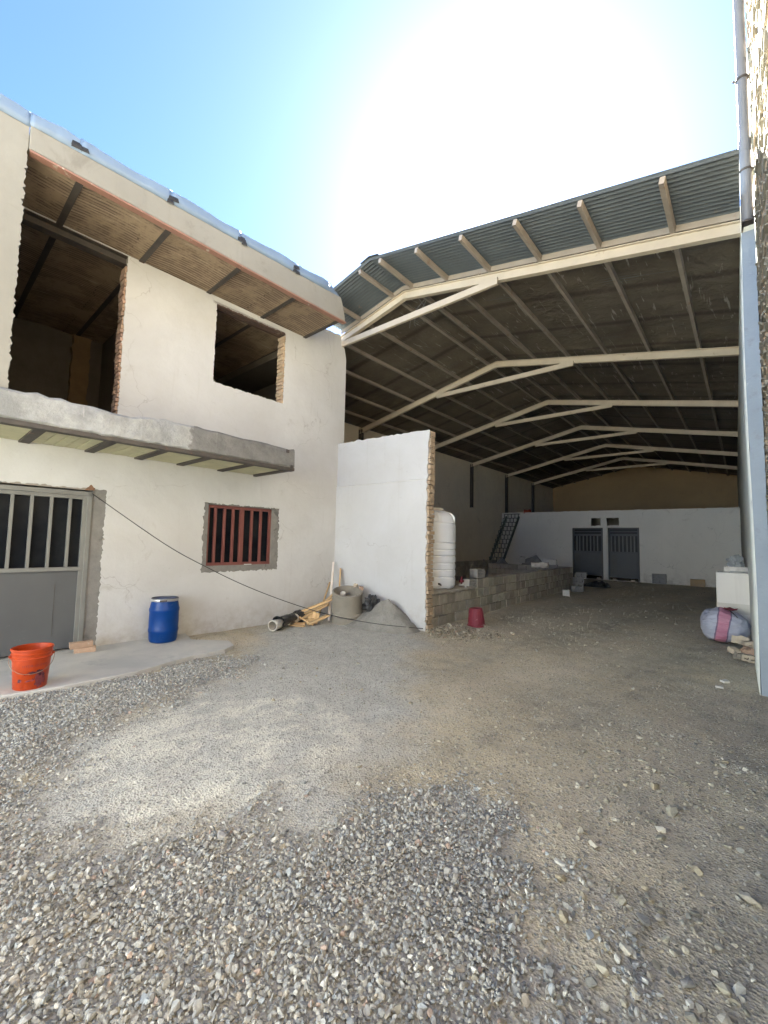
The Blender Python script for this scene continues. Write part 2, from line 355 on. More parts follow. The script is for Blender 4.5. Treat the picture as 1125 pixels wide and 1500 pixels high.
def m_ground():
    t = NT('yard_ground'); v = t.coord('Object')
    a = t.attr('zone'); sp = t.n('ShaderNodeSeparateColor'); t.l(a.outputs['Color'], sp.inputs[0])
    grav, grey, pale = sp.outputs[0], sp.outputs[1], sp.outputs[2]
    fine = t.noise(v, 38, 6, .75); mid = t.noise(v, 6, 8, .7); big = t.noise(v, 1.0, 6, .6)
    tan = t.mix(t.ramp(mid, .34, .68), (.42, .375, .275), (.56, .51, .385))
    tan = t.mix(t.ramp(big, .42, .70), tan, (.55, .475, .325))
    greyc = t.mix(t.ramp(mid, .34, .68), (.43, .43, .385), (.55, .545, .49))
    sq = t.n('ShaderNodeSeparateXYZ'); t.l(v, sq.inputs[0])
    lane = t.math('ADD', t.math('ADD', sq.outputs[0], t.math('MULTIPLY', sq.outputs[1], -.20)), t.math('MULTIPLY', t.noise(v, .8, 4), .7))
    wv_ = t.n('ShaderNodeTexWave', wave_type='BANDS', bands_direction='X'); wv_.inputs['Scale'].default_value = .17; cb_ = t.n('ShaderNodeCombineXYZ'); t.l(lane, cb_.inputs[0]); t.l(cb_.outputs[0], wv_.inputs['Vector'])
    lk = t.math('MULTIPLY', t.ramp(wv_.outputs['Fac'], .55, .95), t.ramp(t.noise(v, 2.2, 7, .7), .38, .60))
    tan = t.mix(t.math('MULTIPLY', lk, .75), tan, (.62, .545, .405))
    dk = t.math('MULTIPLY', t.ramp(wv_.outputs['Fac'], .40, .05), t.ramp(t.noise(v, 3.1, 8, .72), .45, .62))
    tan = t.mix(t.math('MULTIPLY', dk, .6), tan, (.27, .25, .20))
    def soft(m, w=.35): # break a mask up with noise
        return t.ramp(t.math('ADD', m, t.math('MULTIPLY', t.math('SUBTRACT', t.noise(v, 5, 8, .75), .5), 1.5)), .5-w*.5, .5+w*.5)
    c = t.mix(soft(grey, .8), tan, greyc)
    fl = t.noise(t.coord('Object', (1.3, .9, 1)), 3.6, 12, .76, .5)
    flake = t.ramp(t.math('ADD', t.math('MULTIPLY', pale, .40), fl), .70, .84)
    flake = t.math('MULTIPLY', flake, t.ramp(pale, .03, .25)); c = t.mix(t.math('MULTIPLY', flake, .85), c, (.72, .70, .59))
    c = t.mix(soft(grav, .5), c, (.41, .40, .365))
    # grit: light and dark grains
    vo = t.n('ShaderNodeTexVoronoi', Scale=75.0, Randomness=1.0); t.l(v, vo.inputs['Vector'])
    vs = t.n('ShaderNodeSeparateColor'); t.l(vo.outputs['Color'], vs.inputs[0])
    c = t.mix(t.math('MULTIPLY', t.ramp(vs.outputs[0], .72, .95), .55), c, (.44, .42, .38))
    c = t.mix(t.math('MULTIPLY', t.ramp(vs.outputs[1], .80, .98), .55), c, (.09, .085, .08))
    vo2 = t.n('ShaderNodeTexVoronoi', Scale=34.0, Randomness=1.0); t.l(v, vo2.inputs['Vector'])
    v2 = t.n('ShaderNodeSeparateColor'); t.l(vo2.outputs['Color'], v2.inputs[0])
    rock = t.math('MULTIPLY', t.ramp(v2.outputs[0], .74, .8), t.ramp(vo2.outputs['Distance'], .42, .3))
    c = t.mix(t.math('MULTIPLY', rock, .6), c, t.mix(v2.outputs[1], (.2, .195, .18), (.40, .38, .34)))
    n = t.bump(mid, .45, .05); n = t.bump(vo.outputs['Distance'], .55, .012, n); n = t.bump(rock, .6, .012, n); n = t.bump(fine, .4, .006, n)
    return t.done(c, .95, 0, n, .15)
M['ground'] = m_ground()

def m_stone():
    t = NT('crushed_stone'); v = t.coord('Object')
    c = t.mix(1.0, t.attr('Col').outputs['Color'], t.mix(t.ramp(t.noise(v, 60, 5, .7), .3, .7), (.78, .78, .78), (1.15, 1.14, 1.1)), 'MULTIPLY')
    return t.done(c, .9, 0, t.bump(t.noise(v, 130, 4), .35, .004), .2)
M['stone'] = m_stone()

def m_sand():
    t = NT('sand'); v = t.coord('Object')
    c = t.mix(t.ramp(t.noise(v, 4, 8, .7), .35, .65), (.23, .222, .195), (.30, .29, .255))
    c = t.mix(t.ramp(t.noise(v, 55, 4, .6), .60, .68), c, (.15, .14, .12))
    c = t.mix(t.ramp(t.noise(v, 70, 3, .5), .66, .72), c, (.42, .40, .35))
    n = t.bump(t.noise(v, 12, 7, .7), .5, .03); n = t.bump(t.noise(v, 110, 4), .5, .006, n)
    return t.done(c, .96, 0, n, .1)
M['sand'] = m_sand()

def m_sack():
    t = NT('woven_sack'); v = t.coord('Object')
    sp = t.n('ShaderNodeSeparateXYZ'); t.l(v, sp.inputs[0])
    # band across the sack, running over its x = const line, slanted
    u = t.math('ADD', sp.outputs[0], t.math('MULTIPLY', sp.outputs[2], -.16))
    u = t.math('ADD', u, t.math('MULTIPLY', t.math('SUBTRACT', t.noise(v, 4, 3), .5), .05))
    d = t.math('ABSOLUTE', t.math('ADD', u, .075), 0)
    edge = t.ramp(d, .096, .091); core = t.ramp(d, .076, .072)
    base = t.mix(t.ramp(t.noise(v, 3, 6), .35, .65), (.44, .455, .53), (.37, .385, .46))
    c = t.mix(edge, base, (.16, .12, .19)); pink = t.mix(t.ramp(t.noise(t.coord('Object', (1, 1, 5)), 2.5, 5), .35, .7), (.42, .16, .24), (.52, .27, .34)); c = t.mix(core, c, pink)
    wv = t.n('ShaderNodeTexChecker', Scale=160.0); t.l(v, wv.inputs['Vector'])
    n = t.bump(t.noise(t.coord('Object', (2, 2, 6)), 2.4, 6, .6), .55, .05); n = t.bump(wv.outputs['Fac'], .15, .002, n)
    return t.done(c, .55, 0, n, .35)
M['sack'] = m_sack()

# ------------------------------------------------------------------ camera, sky, sun
cam = bpy.data.cameras.new('camera'); camo = bpy.data.objects.new('camera', cam); COL.objects.link(camo)
yaw, pitch, roll = R(40.4477), R(4.018), R(1.1931)
f_ = Vector((-math.sin(yaw)*math.cos(pitch), math.cos(yaw)*math.cos(pitch), math.sin(pitch)))
r_ = Vector((math.cos(yaw), math.sin(yaw), 0)); u_ = r_.cross(f_)
r2 = r_*math.cos(roll)+u_*math.sin(roll); u2 = -r_*math.sin(roll)+u_*math.cos(roll)
camo.matrix_world = Matrix(((r2.x, u2.x, -f_.x, 0), (r2.y, u2.y, -f_.y, 0), (r2.z, u2.z, -f_.z, 1.6), (0, 0, 0, 1)))
cam.sensor_fit = 'HORIZONTAL'; cam.sensor_width = 36; cam.lens = 619.58/1125*36; cam.clip_start = .02; cam.clip_end = 2000
SC.camera = camo

SUN_EL, SUN_AZ = R(40.5), R(-26)      # azimuth measured from +y towards +x
sd = Vector((math.sin(SUN_AZ)*math.cos(SUN_EL), math.cos(SUN_AZ)*math.cos(SUN_EL), math.sin(SUN_EL)))
sl = bpy.data.lights.new('sun', 'SUN'); sl.energy = 5.0; sl.angle = R(.5); sl.color = (1, .93, .83)
so = bpy.data.objects.new('sun', sl); COL.objects.link(so); so.rotation_euler = sd.to_track_quat('Z', 'Y').to_euler()
w = bpy.data.worlds.new('World'); SC.world = w; w.use_nodes = True
nt = w.node_tree; nt.nodes.clear(); wo = nt.nodes.new('ShaderNodeOutputWorld'); bg = nt.nodes.new('ShaderNodeBackground'); sk = nt.nodes.new('ShaderNodeTexSky')
sk.sky_type = 'NISHITA'; sk.sun_disc = False; sk.sun_elevation = SUN_EL; sk.sun_rotation = SUN_AZ
sk.altitude = 1200; sk.air_density = .27; sk.dust_density = .35; sk.ozone_density = 3.0
bg.inputs[1].default_value = .05
nt.links.new(sk.outputs[0], bg.inputs[0]); nt.links.new(bg.outputs[0], wo.inputs[0])
SC.view_settings.view_transform = 'Standard'; SC.view_settings.look = 'None'; SC.view_settings.gamma = 1; SC.view_settings.exposure = 4.5; SC.view_settings.use_white_balance = True; SC.view_settings.white_balance_temperature = 5900; SC.view_settings.white_balance_tint = 4
SC.cycles.max_bounces = 12; SC.cycles.diffuse_bounces = 8

# ------------------------------------------------------------------ ground
def seg_dist(P, poly):
    """signed distance of points to a polygon, positive inside"""
    P = np.asarray(P); x, y = P[:, 0], P[:, 1]; inside = np.zeros(len(P), bool); d = np.full(len(P), 1e9)
    n = len(poly)
    for i in range(n):
        x0, y0 = poly[i]; x1, y1 = poly[(i+1) % n]
        c = ((y0 > y) != (y1 > y)) & (x < (x1-x0)*(y-y0)/((y1-y0) if y1 != y0 else 1e-9)+x0); inside ^= c
        dx, dy = x1-x0, y1-y0; t = np.clip(((x-x0)*dx+(y-y0)*dy)/(dx*dx+dy*dy), 0, 1)
        d = np.minimum(d, np.hypot(x-x0-t*dx, y-y0-t*dy))
    return np.where(inside, d, -d)
_ph = rng.uniform(0, 6.28, (5, 10)); _dr = rng.uniform(0, 6.28, (5, 10))
def waves(P, k, i=0):
    """smooth random field about +-1, k = cycles per metre"""
    x, y = P[:, 0], P[:, 1]; s = 0
    for j in range(10):
        a = _dr[i, j]; kk = k*(.6+.13*j); s = s+np.sin(2*PI*kk*(x*math.cos(a)+y*math.sin(a))+_ph[i, j])
    return s/3.2

GRAVEL = [(-6.3, -3), (-5.5, 1.0), (-5.43, 2.0), (-5.5, 2.9), (-5.1, 3.3), (-4.82, 3.2), (-4.62, 2.5), (-4.25, 1.5), (-3.85, .85), (-3.2, .62), (-2.5, .95), (-2.18, 1.3),
          (-1.96, 1.72), (-1.75, 2.25), (-1.28, 2.5), (-.85, 2.2), (-.56, 1.85), (-.42, 1.5), (-.30, .9), (-.2, -3)]
GREY = [(-4.6, 2.4), (-4.85, 3.2), (-5.6, 3.5), (-6.6, 4.4), (-6.9, 6.4), (-4.5, 6.4), (-3.9, 5.2), (-3.2, 4.4), (-2.6, 3.4), (-2.15, 2.5), (-1.95, 1.7), (-2.4, 1.0), (-3.2, .62), (-3.9, .9), (-4.25, 1.5)]
PALES = [([(-4.35, 1.9), (-4.1, 1.2), (-3.6, .8), (-2.9, .85), (-2.3, 1.25), (-2.0, 1.9), (-2.2, 2.6), (-2.8, 3.1), (-3.6, 2.9), (-4.2, 2.5)], .62),
         ([(-4.2, 1.8), (-3.95, 1.05), (-3.35, .8), (-2.9, 1.0), (-3.3, 1.4), (-3.6, 1.9), (-4.1, 2.2)], .84),
         ([(-3.3, 2.2), (-2.8, 2.2), (-2.6, 2.6), (-3.0, 2.9)], .72), ([(-2.7, 1.5), (-2.25, 1.7), (-2.1, 2.2), (-2.5, 2.1)], .74)]
def f_gravel(P): return np.clip(seg_dist(P, GRAVEL)/.75+.5+.14*waves(P, .9, 0)+.16*waves(P, 2.6, 1), 0, 1)
def f_grey(P): return np.clip(seg_dist(P, GREY)/.7+.5+.25*waves(P, .7, 2), 0, 1)
def f_pale(P):
    m = np.zeros(len(P))
    for pl, top in PALES: m = np.maximum(m, np.clip(seg_dist(P, pl)/.6+.40+.12*waves(P, 1.4, 3), 0, top))
    return m
def g_h(P):
    """ground height"""
    x, y = P[:, 0], P[:, 1]; near = np.exp(-np.maximum(0, np.hypot(x+3, y-4)-9)/3)
    h = (.012*waves(P, .35, 4)+.005*waves(P, 1.7, 1))*near
    rut = np.exp(-((x+1.7-.18*(y-3))/.28)**2)+np.exp(-((x+.35-.1*(y-3))/.28)**2)
    return h-.012*rut*near-.012+.015*np.clip(seg_dist(P, GRAVEL)/.5, 0, 1)
def axis(lo, hi, a, b, fine):
    left = a-np.geomspace(fine*2, a-lo, 26)[::-1]; right = b+np.geomspace(fine*2, hi-b, 26)
    return np.concatenate([left, np.arange(a, b+1e-6, fine), right])
gx = axis(-400, 400, -7.2, .4, .05); gy = axis(-400, 400, -1.0, 9.5, .05)
XX, YY = np.meshgrid(gx, gy); GP = np.stack([XX.ravel(), YY.ravel()], 1)
gz = g_h(GP); nxg, nyg = len(gx), len(gy)
def np_mesh(name, V, F, mat, col=None, attr='Col'):
    me = bpy.data.meshes.new(name); V = np.asarray(V, np.float32); F = np.asarray(F, np.int32); k = F.shape[1]
    me.vertices.add(len(V)); me.vertices.foreach_set('co', V.ravel())
    me.loops.add(F.size); me.loops.foreach_set('vertex_index', F.ravel())
    me.polygons.add(len(F)); me.polygons.foreach_set('loop_start', np.arange(0, F.size, k, dtype=np.int32))
    me.update(calc_edges=True)
    if col is not None:
        at = me.color_attributes.new(attr, 'FLOAT_COLOR', 'POINT'); c4 = np.ones((len(V), 4), np.float32); c4[:, :3] = col; at.data.foreach_set('color', c4.ravel())
    me.polygons.foreach_set('use_smooth', [False]*len(F)); me.validate(); o = bpy.data.objects.new(name, me); COL.objects.link(o); me.materials.append(mat); return o
ii, jj = np.meshgrid(np.arange(nxg-1), np.arange(nyg-1)); a0 = (jj*nxg+ii).ravel()
zone = np.stack([f_gravel(GP), f_grey(GP), f_pale(GP)], 1)
g = np_mesh('ground', np.column_stack([GP, gz]), np.stack([a0, a0+1, a0+1+nxg, a0+nxg], 1), M['ground'], zone, 'zone')
g.data.polygons.foreach_set('use_smooth', [True]*len(g.data.polygons)); tag(g, kind='structure')

# crushed stone: angular convex lumps
def lump(n, sc, seed):
    rr = random.Random(seed); bm = bmesh.new()
    for _ in range(n):
        d = Vector((rr.gauss(0, 1), rr.gauss(0, 1), rr.gauss(0, 1))).normalized()*rr.uniform(.8, 1.0)
        bm.verts.new((d.x*sc[0], d.y*sc[1], d.z*sc[2]))
    r = bmesh.ops.convex_hull(bm, input=bm.verts); bmesh.ops.delete(bm, geom=[e for e in r['geom_interior'] if isinstance(e, bmesh.types.BMVert)], context='VERTS')
    bmesh.ops.triangulate(bm, faces=bm.faces); bm.verts.index_update()
    V = np.array([v.co[:] for v in bm.verts]); F = np.array([[v.index for v in f.verts] for f in bm.faces]); bm.free(); return V, F
LUMPS = [lump(15, (.5, .5*random.uniform(.6, .95), .5*random.uniform(.4, .75)), k) for k in range(14)]
PEB = [lump(9, (.5, .5*random.uniform(.6, .9), .5*random.uniform(.35, .6)), 50+k) for k in range(8)]
PAL_GREY = np.array([(.34, .335, .32), (.27, .27, .265), (.41, .40, .375), (.22, .22, .22), (.33, .31, .275), (.46, .445, .41), (.30, .315, .325), (.37, .33, .28), (.36, .28, .235)])
PAL_W = np.array([.22, .2, .15, .11, .12, .07, .07, .04, .02])
PAL_TAN = .97*np.array([(.34, .31, .25), (.28, .26, .21), (.40, .37, .31), (.22, .21, .185), (.31, .27, .20), (.45, .43, .38)])
PAL_TW = np.array([.3, .25, .15, .12, .13, .05])
def scatter(pts, size, sink, tpl, pal, pw, tilt=.5):
    n = len(pts); V = []; F = []; C = []; base = 0; z0 = g_h(pts)
    which = rng.integers(0, len(tpl), n)
    for k, (tv, tf) in enumerate(tpl):
        idx = np.nonzero(which == k)[0]; m = len(idx)
        if not m: continue
        ang = rng.uniform(0, 2*PI, m); tx = rng.normal(0, tilt, m); ty = rng.normal(0, tilt, m)
        ca, sa = np.cos(ang), np.sin(ang); Z = np.zeros(m); O = np.ones(m)
        Rz = np.array([[ca, -sa, Z], [sa, ca, Z], [Z, Z, O]]).transpose(2, 0, 1)
        Rx = np.array([[O, Z, Z], [Z, np.cos(tx), -np.sin(tx)], [Z, np.sin(tx), np.cos(tx)]]).transpose(2, 0, 1)
        Ry = np.array([[np.cos(ty), Z, np.sin(ty)], [Z, O, Z], [-np.sin(ty), Z, np.cos(ty)]]).transpose(2, 0, 1)
        RR = Rz@Rx@Ry; vv = np.einsum('mij,vj->mvi', RR, tv)*size[idx][:, None, None]
        vv[:, :, 0] += pts[idx, 0][:, None]; vv[:, :, 1] += pts[idx, 1][:, None]; vv[:, :, 2] += (z0[idx]+sink[idx])[:, None]
        V.append(vv.reshape(-1, 3)); F.append((tf[None]+(base+np.arange(m)*len(tv))[:, None, None]).reshape(-1, 3)); base += m*len(tv)
        cc = pal[rng.choice(len(pal), m, p=pw/pw.sum())]*rng.uniform(1.0, 1.5, (m, 1))*np.array([.955, .985, .975]); C.append(np.repeat(cc, len(tv), 0))
    return np.concatenate(V), np.concatenate(F), np.concatenate(C)
def merge(parts):
    V, F, C, b = [], [], [], 0
    for v, f, c in parts: V.append(v); F.append(f+b); C.append(c); b += len(v)
    return np.concatenate(V), np.concatenate(F), np.concatenate(C)
def grid_pts(x0, x1, y0, y1, sp):
    X, Y = np.meshgrid(np.arange(x0, x1, sp), np.arange(y0, y1, sp)); P = np.stack([X.ravel(), Y.ravel()], 1)
    return P+rng.uniform(-sp*.5, sp*.5, P.shape)
def clear(P):
    """not inside the walls, on the concrete apron or on the sand"""
    ap = seg_dist(P, APRON) < .02
    return ap & (P[:, 0] < .1) & (P[:, 0] > -6.95+.022*P[:, 1]) & ((P[:, 1] < 6.3) | (P[:, 0] > -4.4)) & (P[:, 1] < 22)
APRON = [(-7.1, -3), (-5.75, -3), (-5.50, .8), (-5.40, 1.3), (-5.42, 2.0), (-5.62, 2.75), (-5.62, 3.2), (-5.75, 3.42), (-6.05, 3.5), (-6.5, 3.15), (-7.1, 3.3)]
parts = []
P = grid_pts(-5.7, .2, -.35, 3.7, .0170); P = P[clear(P)]; mk = f_gravel(P); P = P[mk > .22+.66*rng.random(len(P))**.8]
s = np.clip(rng.lognormal(math.log(.0215), .33, len(P)), .010, .052); parts.append(scatter(P, s, .004+rng.uniform(-.002, .012, len(P)), LUMPS, PAL_GREY, PAL_W, .55))
P2 = P[rng.random(len(P)) < .28]+rng.normal(0, .01, (int(0)+1, 2)); s = np.clip(rng.lognormal(math.log(.021), .33, len(P2)), .010, .05)
parts.append(scatter(P2, s, .012+rng.uniform(0, .008, len(P2)), LUMPS, PAL_GREY, PAL_W, .6))
o = np_mesh('gravel', *merge(parts)[:2], M['stone'], None); 
V, F, C = merge(parts); bpy.data.objects.remove(o)
o = np_mesh('gravel', V, F, M['stone'], C); tag(o, 'loose grey crushed stone covering the front of the yard', kind='stuff')
parts = []
def sparse(n, box, size, sg, keep, pal, pw, tpl, tilt=.35, sk=.1):
    P = np.column_stack([rng.uniform(box[0], box[1], n), rng.uniform(box[2], box[3], n)]); P = P[clear(P)]; P = P[rng.random(len(P)) < keep(P)]
    s = np.clip(rng.lognormal(math.log(size), sg, len(P)), size*.4, size*3.2); parts.append(scatter(P, s, s*sk, tpl, pal, pw, tilt))
cl = lambda P: .25+.75*np.clip(.5+.5*waves(P, .8, 2), 0, 1)
edge = lambda P: np.clip(1-np.abs(f_gravel(P)-.32)*3.2, 0, 1)
notg = lambda P: np.clip(1.2-f_grey(P)*1.3, 0.06, 1)
sparse(9000, (-5.2, .15, -.5, 3.8), .024, .3, edge, PAL_GREY, PAL_W, LUMPS)
sparse(12000, (-2.0, .15, .0, 5.5), .012, .4, lambda P: cl(P)*notg(P), PAL_TAN*.92, PAL_TW, PEB)
sparse(9000, (-2.4, .15, .0, 5.0), .018, .4, lambda P: cl(P)*notg(P)*(.35+.65*np.clip((P[:, 0]+1.6)/1.3, 0, 1)), PAL_TAN, PAL_TW, LUMPS)
sparse(1500, (-1.3, .15, .6, 4.2), .042, .3, lambda P: cl(P)*np.clip((P[:, 0]+1.2)/.8, 0, 1)*.45, PAL_TAN, PAL_TW, LUMPS, .25, .12)
sparse(16000, (-6.9, .15, .5, 6.4), .0095, .35, lambda P: .55+.45*cl(P), np.concatenate([PAL_GREY, PAL_TAN]), np.concatenate([PAL_W, PAL_TW]), PEB)
sparse(6500, (-4.6, .1, 3.2, 9.5), .017, .42, lambda P: cl(P)*.8, PAL_TAN*.82, PAL_TW, PEB)
sparse(2600, (-4.5, .05, 8, 21.5), .024, .4, cl, PAL_TAN*.74, PAL_TW, PEB)
sparse(500, (-6.9, -.1, 2.5, 12), .035, .35, lambda P: cl(P)*.8, PAL_TAN, PAL_TW, LUMPS)
V, F, C = merge(parts); o = np_mesh('loose_stones', V, F, M['stone'], C); tag(o, 'scattered small stones and grit over the packed dirt', kind='stuff')
parts = []
P = np.column_stack([rng.normal(-4.0, .38, 420), rng.normal(6.75, .3, 420)]); P = P[(P[:, 0] > -4.42)]
s = np.clip(rng.lognormal(math.log(.045), .4, len(P)), .015, .11); parts.append(scatter(P, s, s*.2+np.clip(.06-.12*np.hypot(P[:, 0]+4.15, P[:, 1]-6.8), 0, .06), LUMPS, np.array([(.26, .23, .18), (.20, .17, .13), (.32, .29, .235), (.24, .175, .13)]), np.array([.4, .3, .2, .1]), .5))
V, F, C = merge(parts); o = np_mesh('rubble', V, F, M['stone'], C); tag(o, 'spill of broken brick and stone at the foot of the cross wall end', kind='stuff')

# concrete apron in front of the door
mb = MB(); mb.prism(rough_loop(APRON, .12, .008, 3), lambda a, b, d: (a, b, d), -.1, .045)
tag(mb.build('pavement', M['slab'], bevel=.012), kind='structure')

# ------------------------------------------------------------------ brick fields
def bricks(mb, O, U, Vv, N, ulen, vlen, bw, bh, depth, joint, jit=.006, tone=.12, bond=.5, proud=.006, seed=0, base=(1, 1, 1), hole=None):
    """rows of separate bricks on a wall: origin O, axes U (along), Vv (up), N (out of the wall)"""
    rr = random.Random(seed); O = Vector(O); U = Vector(U); Vv = Vector(Vv); N = Vector(N)
    nr = int(vlen/bh)
    for r in range(nr):
        x = -bond*bw*(r % 2); zc = (r+.5)*bh
        while x < ulen-.01:
            a = max(0, x); b = min(ulen, x+bw)
            if b-a > .02 and not (hole and hole((a+b)/2, zc)):
                t = 1+rr.uniform(-tone, tone); mb.cur = (base[0]*t*rr.uniform(.96, 1.04), base[1]*t, base[2]*t*rr.uniform(.95, 1.05))
                pr = rr.uniform(0, proud)
                mb.obox(O+U*((a+b)/2+rr.uniform(-.003, .003))+Vv*zc+N*(pr-depth/2), (U, N, Vv), ((b-a)/2-joint/2, depth/2, bh/2-joint/2), jit*.5)
            x += bw
    mb.cur = (1, 1, 1)

# ------------------------------------------------------------------ the two-storey house (own axes: x out of the facade, y along it)
DH = R(1.275)
house = thing('house', 'unfinished two-storey house with cream plaster, open upper window holes and concrete balcony', 'house', (-7.06, .16, 0), -DH)
fo = lambda a, b, d: (d, a, b)      # facade plane mapping: a along, b up, d out
UP = 5.87
# plaster coat, ragged round the openings
outer = rough_loop([(-3, -.06), (6.49, -.06), (6.49, 5.78), (6.40, 6.08), (6.28, 6.31), (5.72, 6.27), (5.33, 6.10), (5.30, UP), (-3, UP)], .07, .009, 1, skip=(0, 1, 7, 8))
big = rough_loop([(.45, 3.02), (1.95, 3.02), (1.95, 5.86), (.45, 5.86)], .026, .006, 2, skip=(0, 2))
win = rough_loop([(3.36, 4.33), (4.82, 4.31), (4.83, 5.76), (3.37, 5.74)], .026, .006, 3)
lowin = rough_loop([(3.325, 1.01), (4.825, 1.02), (4.83, 2.207), (3.32, 2.207)], .03, .010, 4)
door = rough_loop([(-.75, -.04), (1.865, -.04), (1.87, 2.26), (-.75, 2.25)], .026, .008, 5, skip=(0, 3))
sheet('plaster_coat', outer, [big, win, lowin, door], .02, lambda a, b, d: (d-.02, a, b), M['plaster'], house)
# masonry core behind it
mb = MB()
def cell(s0, s1, z0, z1): mb.box(-.22, s0, z0, -.021, s1, z1)
cell(-3, -.72, -.1, 2.9); cell(-.72, 1.86, 2.24, 2.9); cell(1.86, 3.32, -.1, 2.9); cell(3.32, 4.81, -.1, 1.02); cell(3.32, 4.81, 2.205, 2.9); cell(4.81, 6.47, -.1, 2.9)
cell(-3, .5, 2.9, 5.86); cell(1.95, 3.37, 2.9, 5.86); cell(3.37, 4.82, 2.9, 4.32); cell(3.37, 4.82, 5.76, 5.86); cell(4.82, 6.47, 2.9, 5.78)
cell(5.34, 6.25, 5.78, 6.24)
mb.build('wall', M['soffit_core'], house)
# exposed brick reveals
mb = MB()
bricks(mb, (-.225, 1.93, 3.0), (1, 0, 0), (0, 0, 1), (0, -1, 0), .215, 2.72, .215, .066, .04, .014, .012, .22, .5, .022, 5, (.95, .82, .78))
mb.build('brick_jamb', M['brick'], house)
mb = MB()
bricks(mb, (-.225, 4.795, 4.33), (1, 0, 0), (0, 0, 1), (0, -1, 0), .215, 1.40, .215, .073, .04, .014, .010, .16, .5, .016, 6, (1.2, 1.14, 1.0))
mb.build('brick_jamb', M['brick'], house)
# left, projecting upper wall beside the balcony opening
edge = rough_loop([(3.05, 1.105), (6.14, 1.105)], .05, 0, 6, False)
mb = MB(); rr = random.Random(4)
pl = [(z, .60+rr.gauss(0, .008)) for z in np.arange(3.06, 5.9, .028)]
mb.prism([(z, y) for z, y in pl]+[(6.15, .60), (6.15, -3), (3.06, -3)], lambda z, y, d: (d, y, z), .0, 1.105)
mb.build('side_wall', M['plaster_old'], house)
# brick ceiling/soffit in bays, steel joists between them
BE = [.05, 1.10, 2.13, 3.20, 4.26, 5.28]
mb = MB()
for a, b in zip([-3]+BE, BE):
    n = 6
    for k in range(n):       # shallow vault: each bay rises a little in the middle
        y0 = a+(b-a)*k/n; y1 = a+(b-a)*(k+1)/n; z0 = UP+.035*math.sin(PI*k/n); z1 = UP+.035*math.sin(PI*(k+1)/n)
        mb.add([(-3.85, y0, z0), (1.06, y0, z0), (1.06, y1, z1), (-3.85, y1, z1), (-3.85, y0, 6.02), (1.06, y0, 6.02), (1.06, y1, 6.02), (-3.85, y1, 6.02)], [(0, 1, 2, 3), (4, 7, 6, 5), (0, 4, 5, 1), (2, 6, 7, 3)]+([(3, 7, 4, 0), (1, 5, 6, 2)]))
mb.build('ceiling', M['soffit'], house)
for s_ in BE:
    mb = MB(); mb.ibeam((-3.8, s_, UP-.005+.04), (1.03, s_, UP-.005+.04), .075, .11); mb.build('ceiling_joist', M['dark_steel'], house)
mb = MB(); mb.ibeam((-.10, .4, UP-.075), (-.10, 1.98, UP-.075), .14, .13); mb.build('lintel', M['dark_steel'], house)
mb = MB(); mb.bar((-.05, 3.30, 5.75), (-.05, 4.80, 5.75), .10, .05); mb.bar((-.16, 3.30, 5.75), (-.16, 4.80, 5.75), .08, .05); mb.build('lintel', M['rusty'], house)
# roof slab, fascia, flashing
mb = MB(); mb.box(-3.9, -3, 6.025, 1.0, 5.26, 6.12); mb.box(-3.9, 5.26, 5.70, -.24, 6.3, 6.10); mb.build('roof', M['dark_wall'], house)  # cement slab, coloured dark for the shade inside the window hole
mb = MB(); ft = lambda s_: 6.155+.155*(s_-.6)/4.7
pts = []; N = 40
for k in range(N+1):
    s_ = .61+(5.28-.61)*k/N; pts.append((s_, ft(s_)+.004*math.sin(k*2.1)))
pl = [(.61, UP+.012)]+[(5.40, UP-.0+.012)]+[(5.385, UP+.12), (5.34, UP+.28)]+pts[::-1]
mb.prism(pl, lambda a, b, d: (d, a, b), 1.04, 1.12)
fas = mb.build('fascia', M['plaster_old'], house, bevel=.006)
mb = MB(); mb.bar((1.075, .62, UP-.008), (1.075, 5.43, UP-.004), .095, .019); mb.build('edge_angle', M['red_trim'], fas)
# galvanised flashing: wavy lapped sheets with torn folds
rr = random.Random(9); seams = [-3, -.35, .62, 1.08, 2.12, 3.16, 4.25, 5.0, 5.3]
for a, b in zip(seams[:-1], seams[1:]):
    vs = []; n = 18; base = (lambda s_: 6.13+.025*(s_-.6)/3) if b <= .7 else (lambda s_: ft(s_)-.012)
    ph = rr.uniform(0, 6)
    for k in range(n+1):
        s_ = a+(b-a)*k/n-(.02 if k == 0 else 0); wv = .004*math.sin(k*.9+ph)+.002*math.sin(k*2.3+ph); h = .140+.012*math.sin(k*.35+ph)+rr.uniform(-.003, .003)
        if b > 5.1: h *= 1-.55*(k/n)
        bk = .55*max(0, s_-4.9) if s_ > 4.9 else 0
        z = base(s_); h *= 1.22; x0 = 1.128 if b > .7 else 1.112
        vs += [(x0-bk*.3+.004*rr.random(), s_, z), (x0+.012+wv-bk*.3, s_, z+h*.45), (x0+.004+wv*.7-bk*.4, s_, z+h), (x0-.012-bk*.4, s_, z+h-.03)]
    fs = [(4*k+j, 4*k+4+j, 4*k+5+j, 4*k+1+j) for k in range(n) for j in range(3)]
    mb = MB(); mb.add(vs, fs); o = mb.build('flashing', M['galv'], fas, smooth=True)
    md = o.modifiers.new('thick', 'SOLIDIFY'); md.thickness = .003
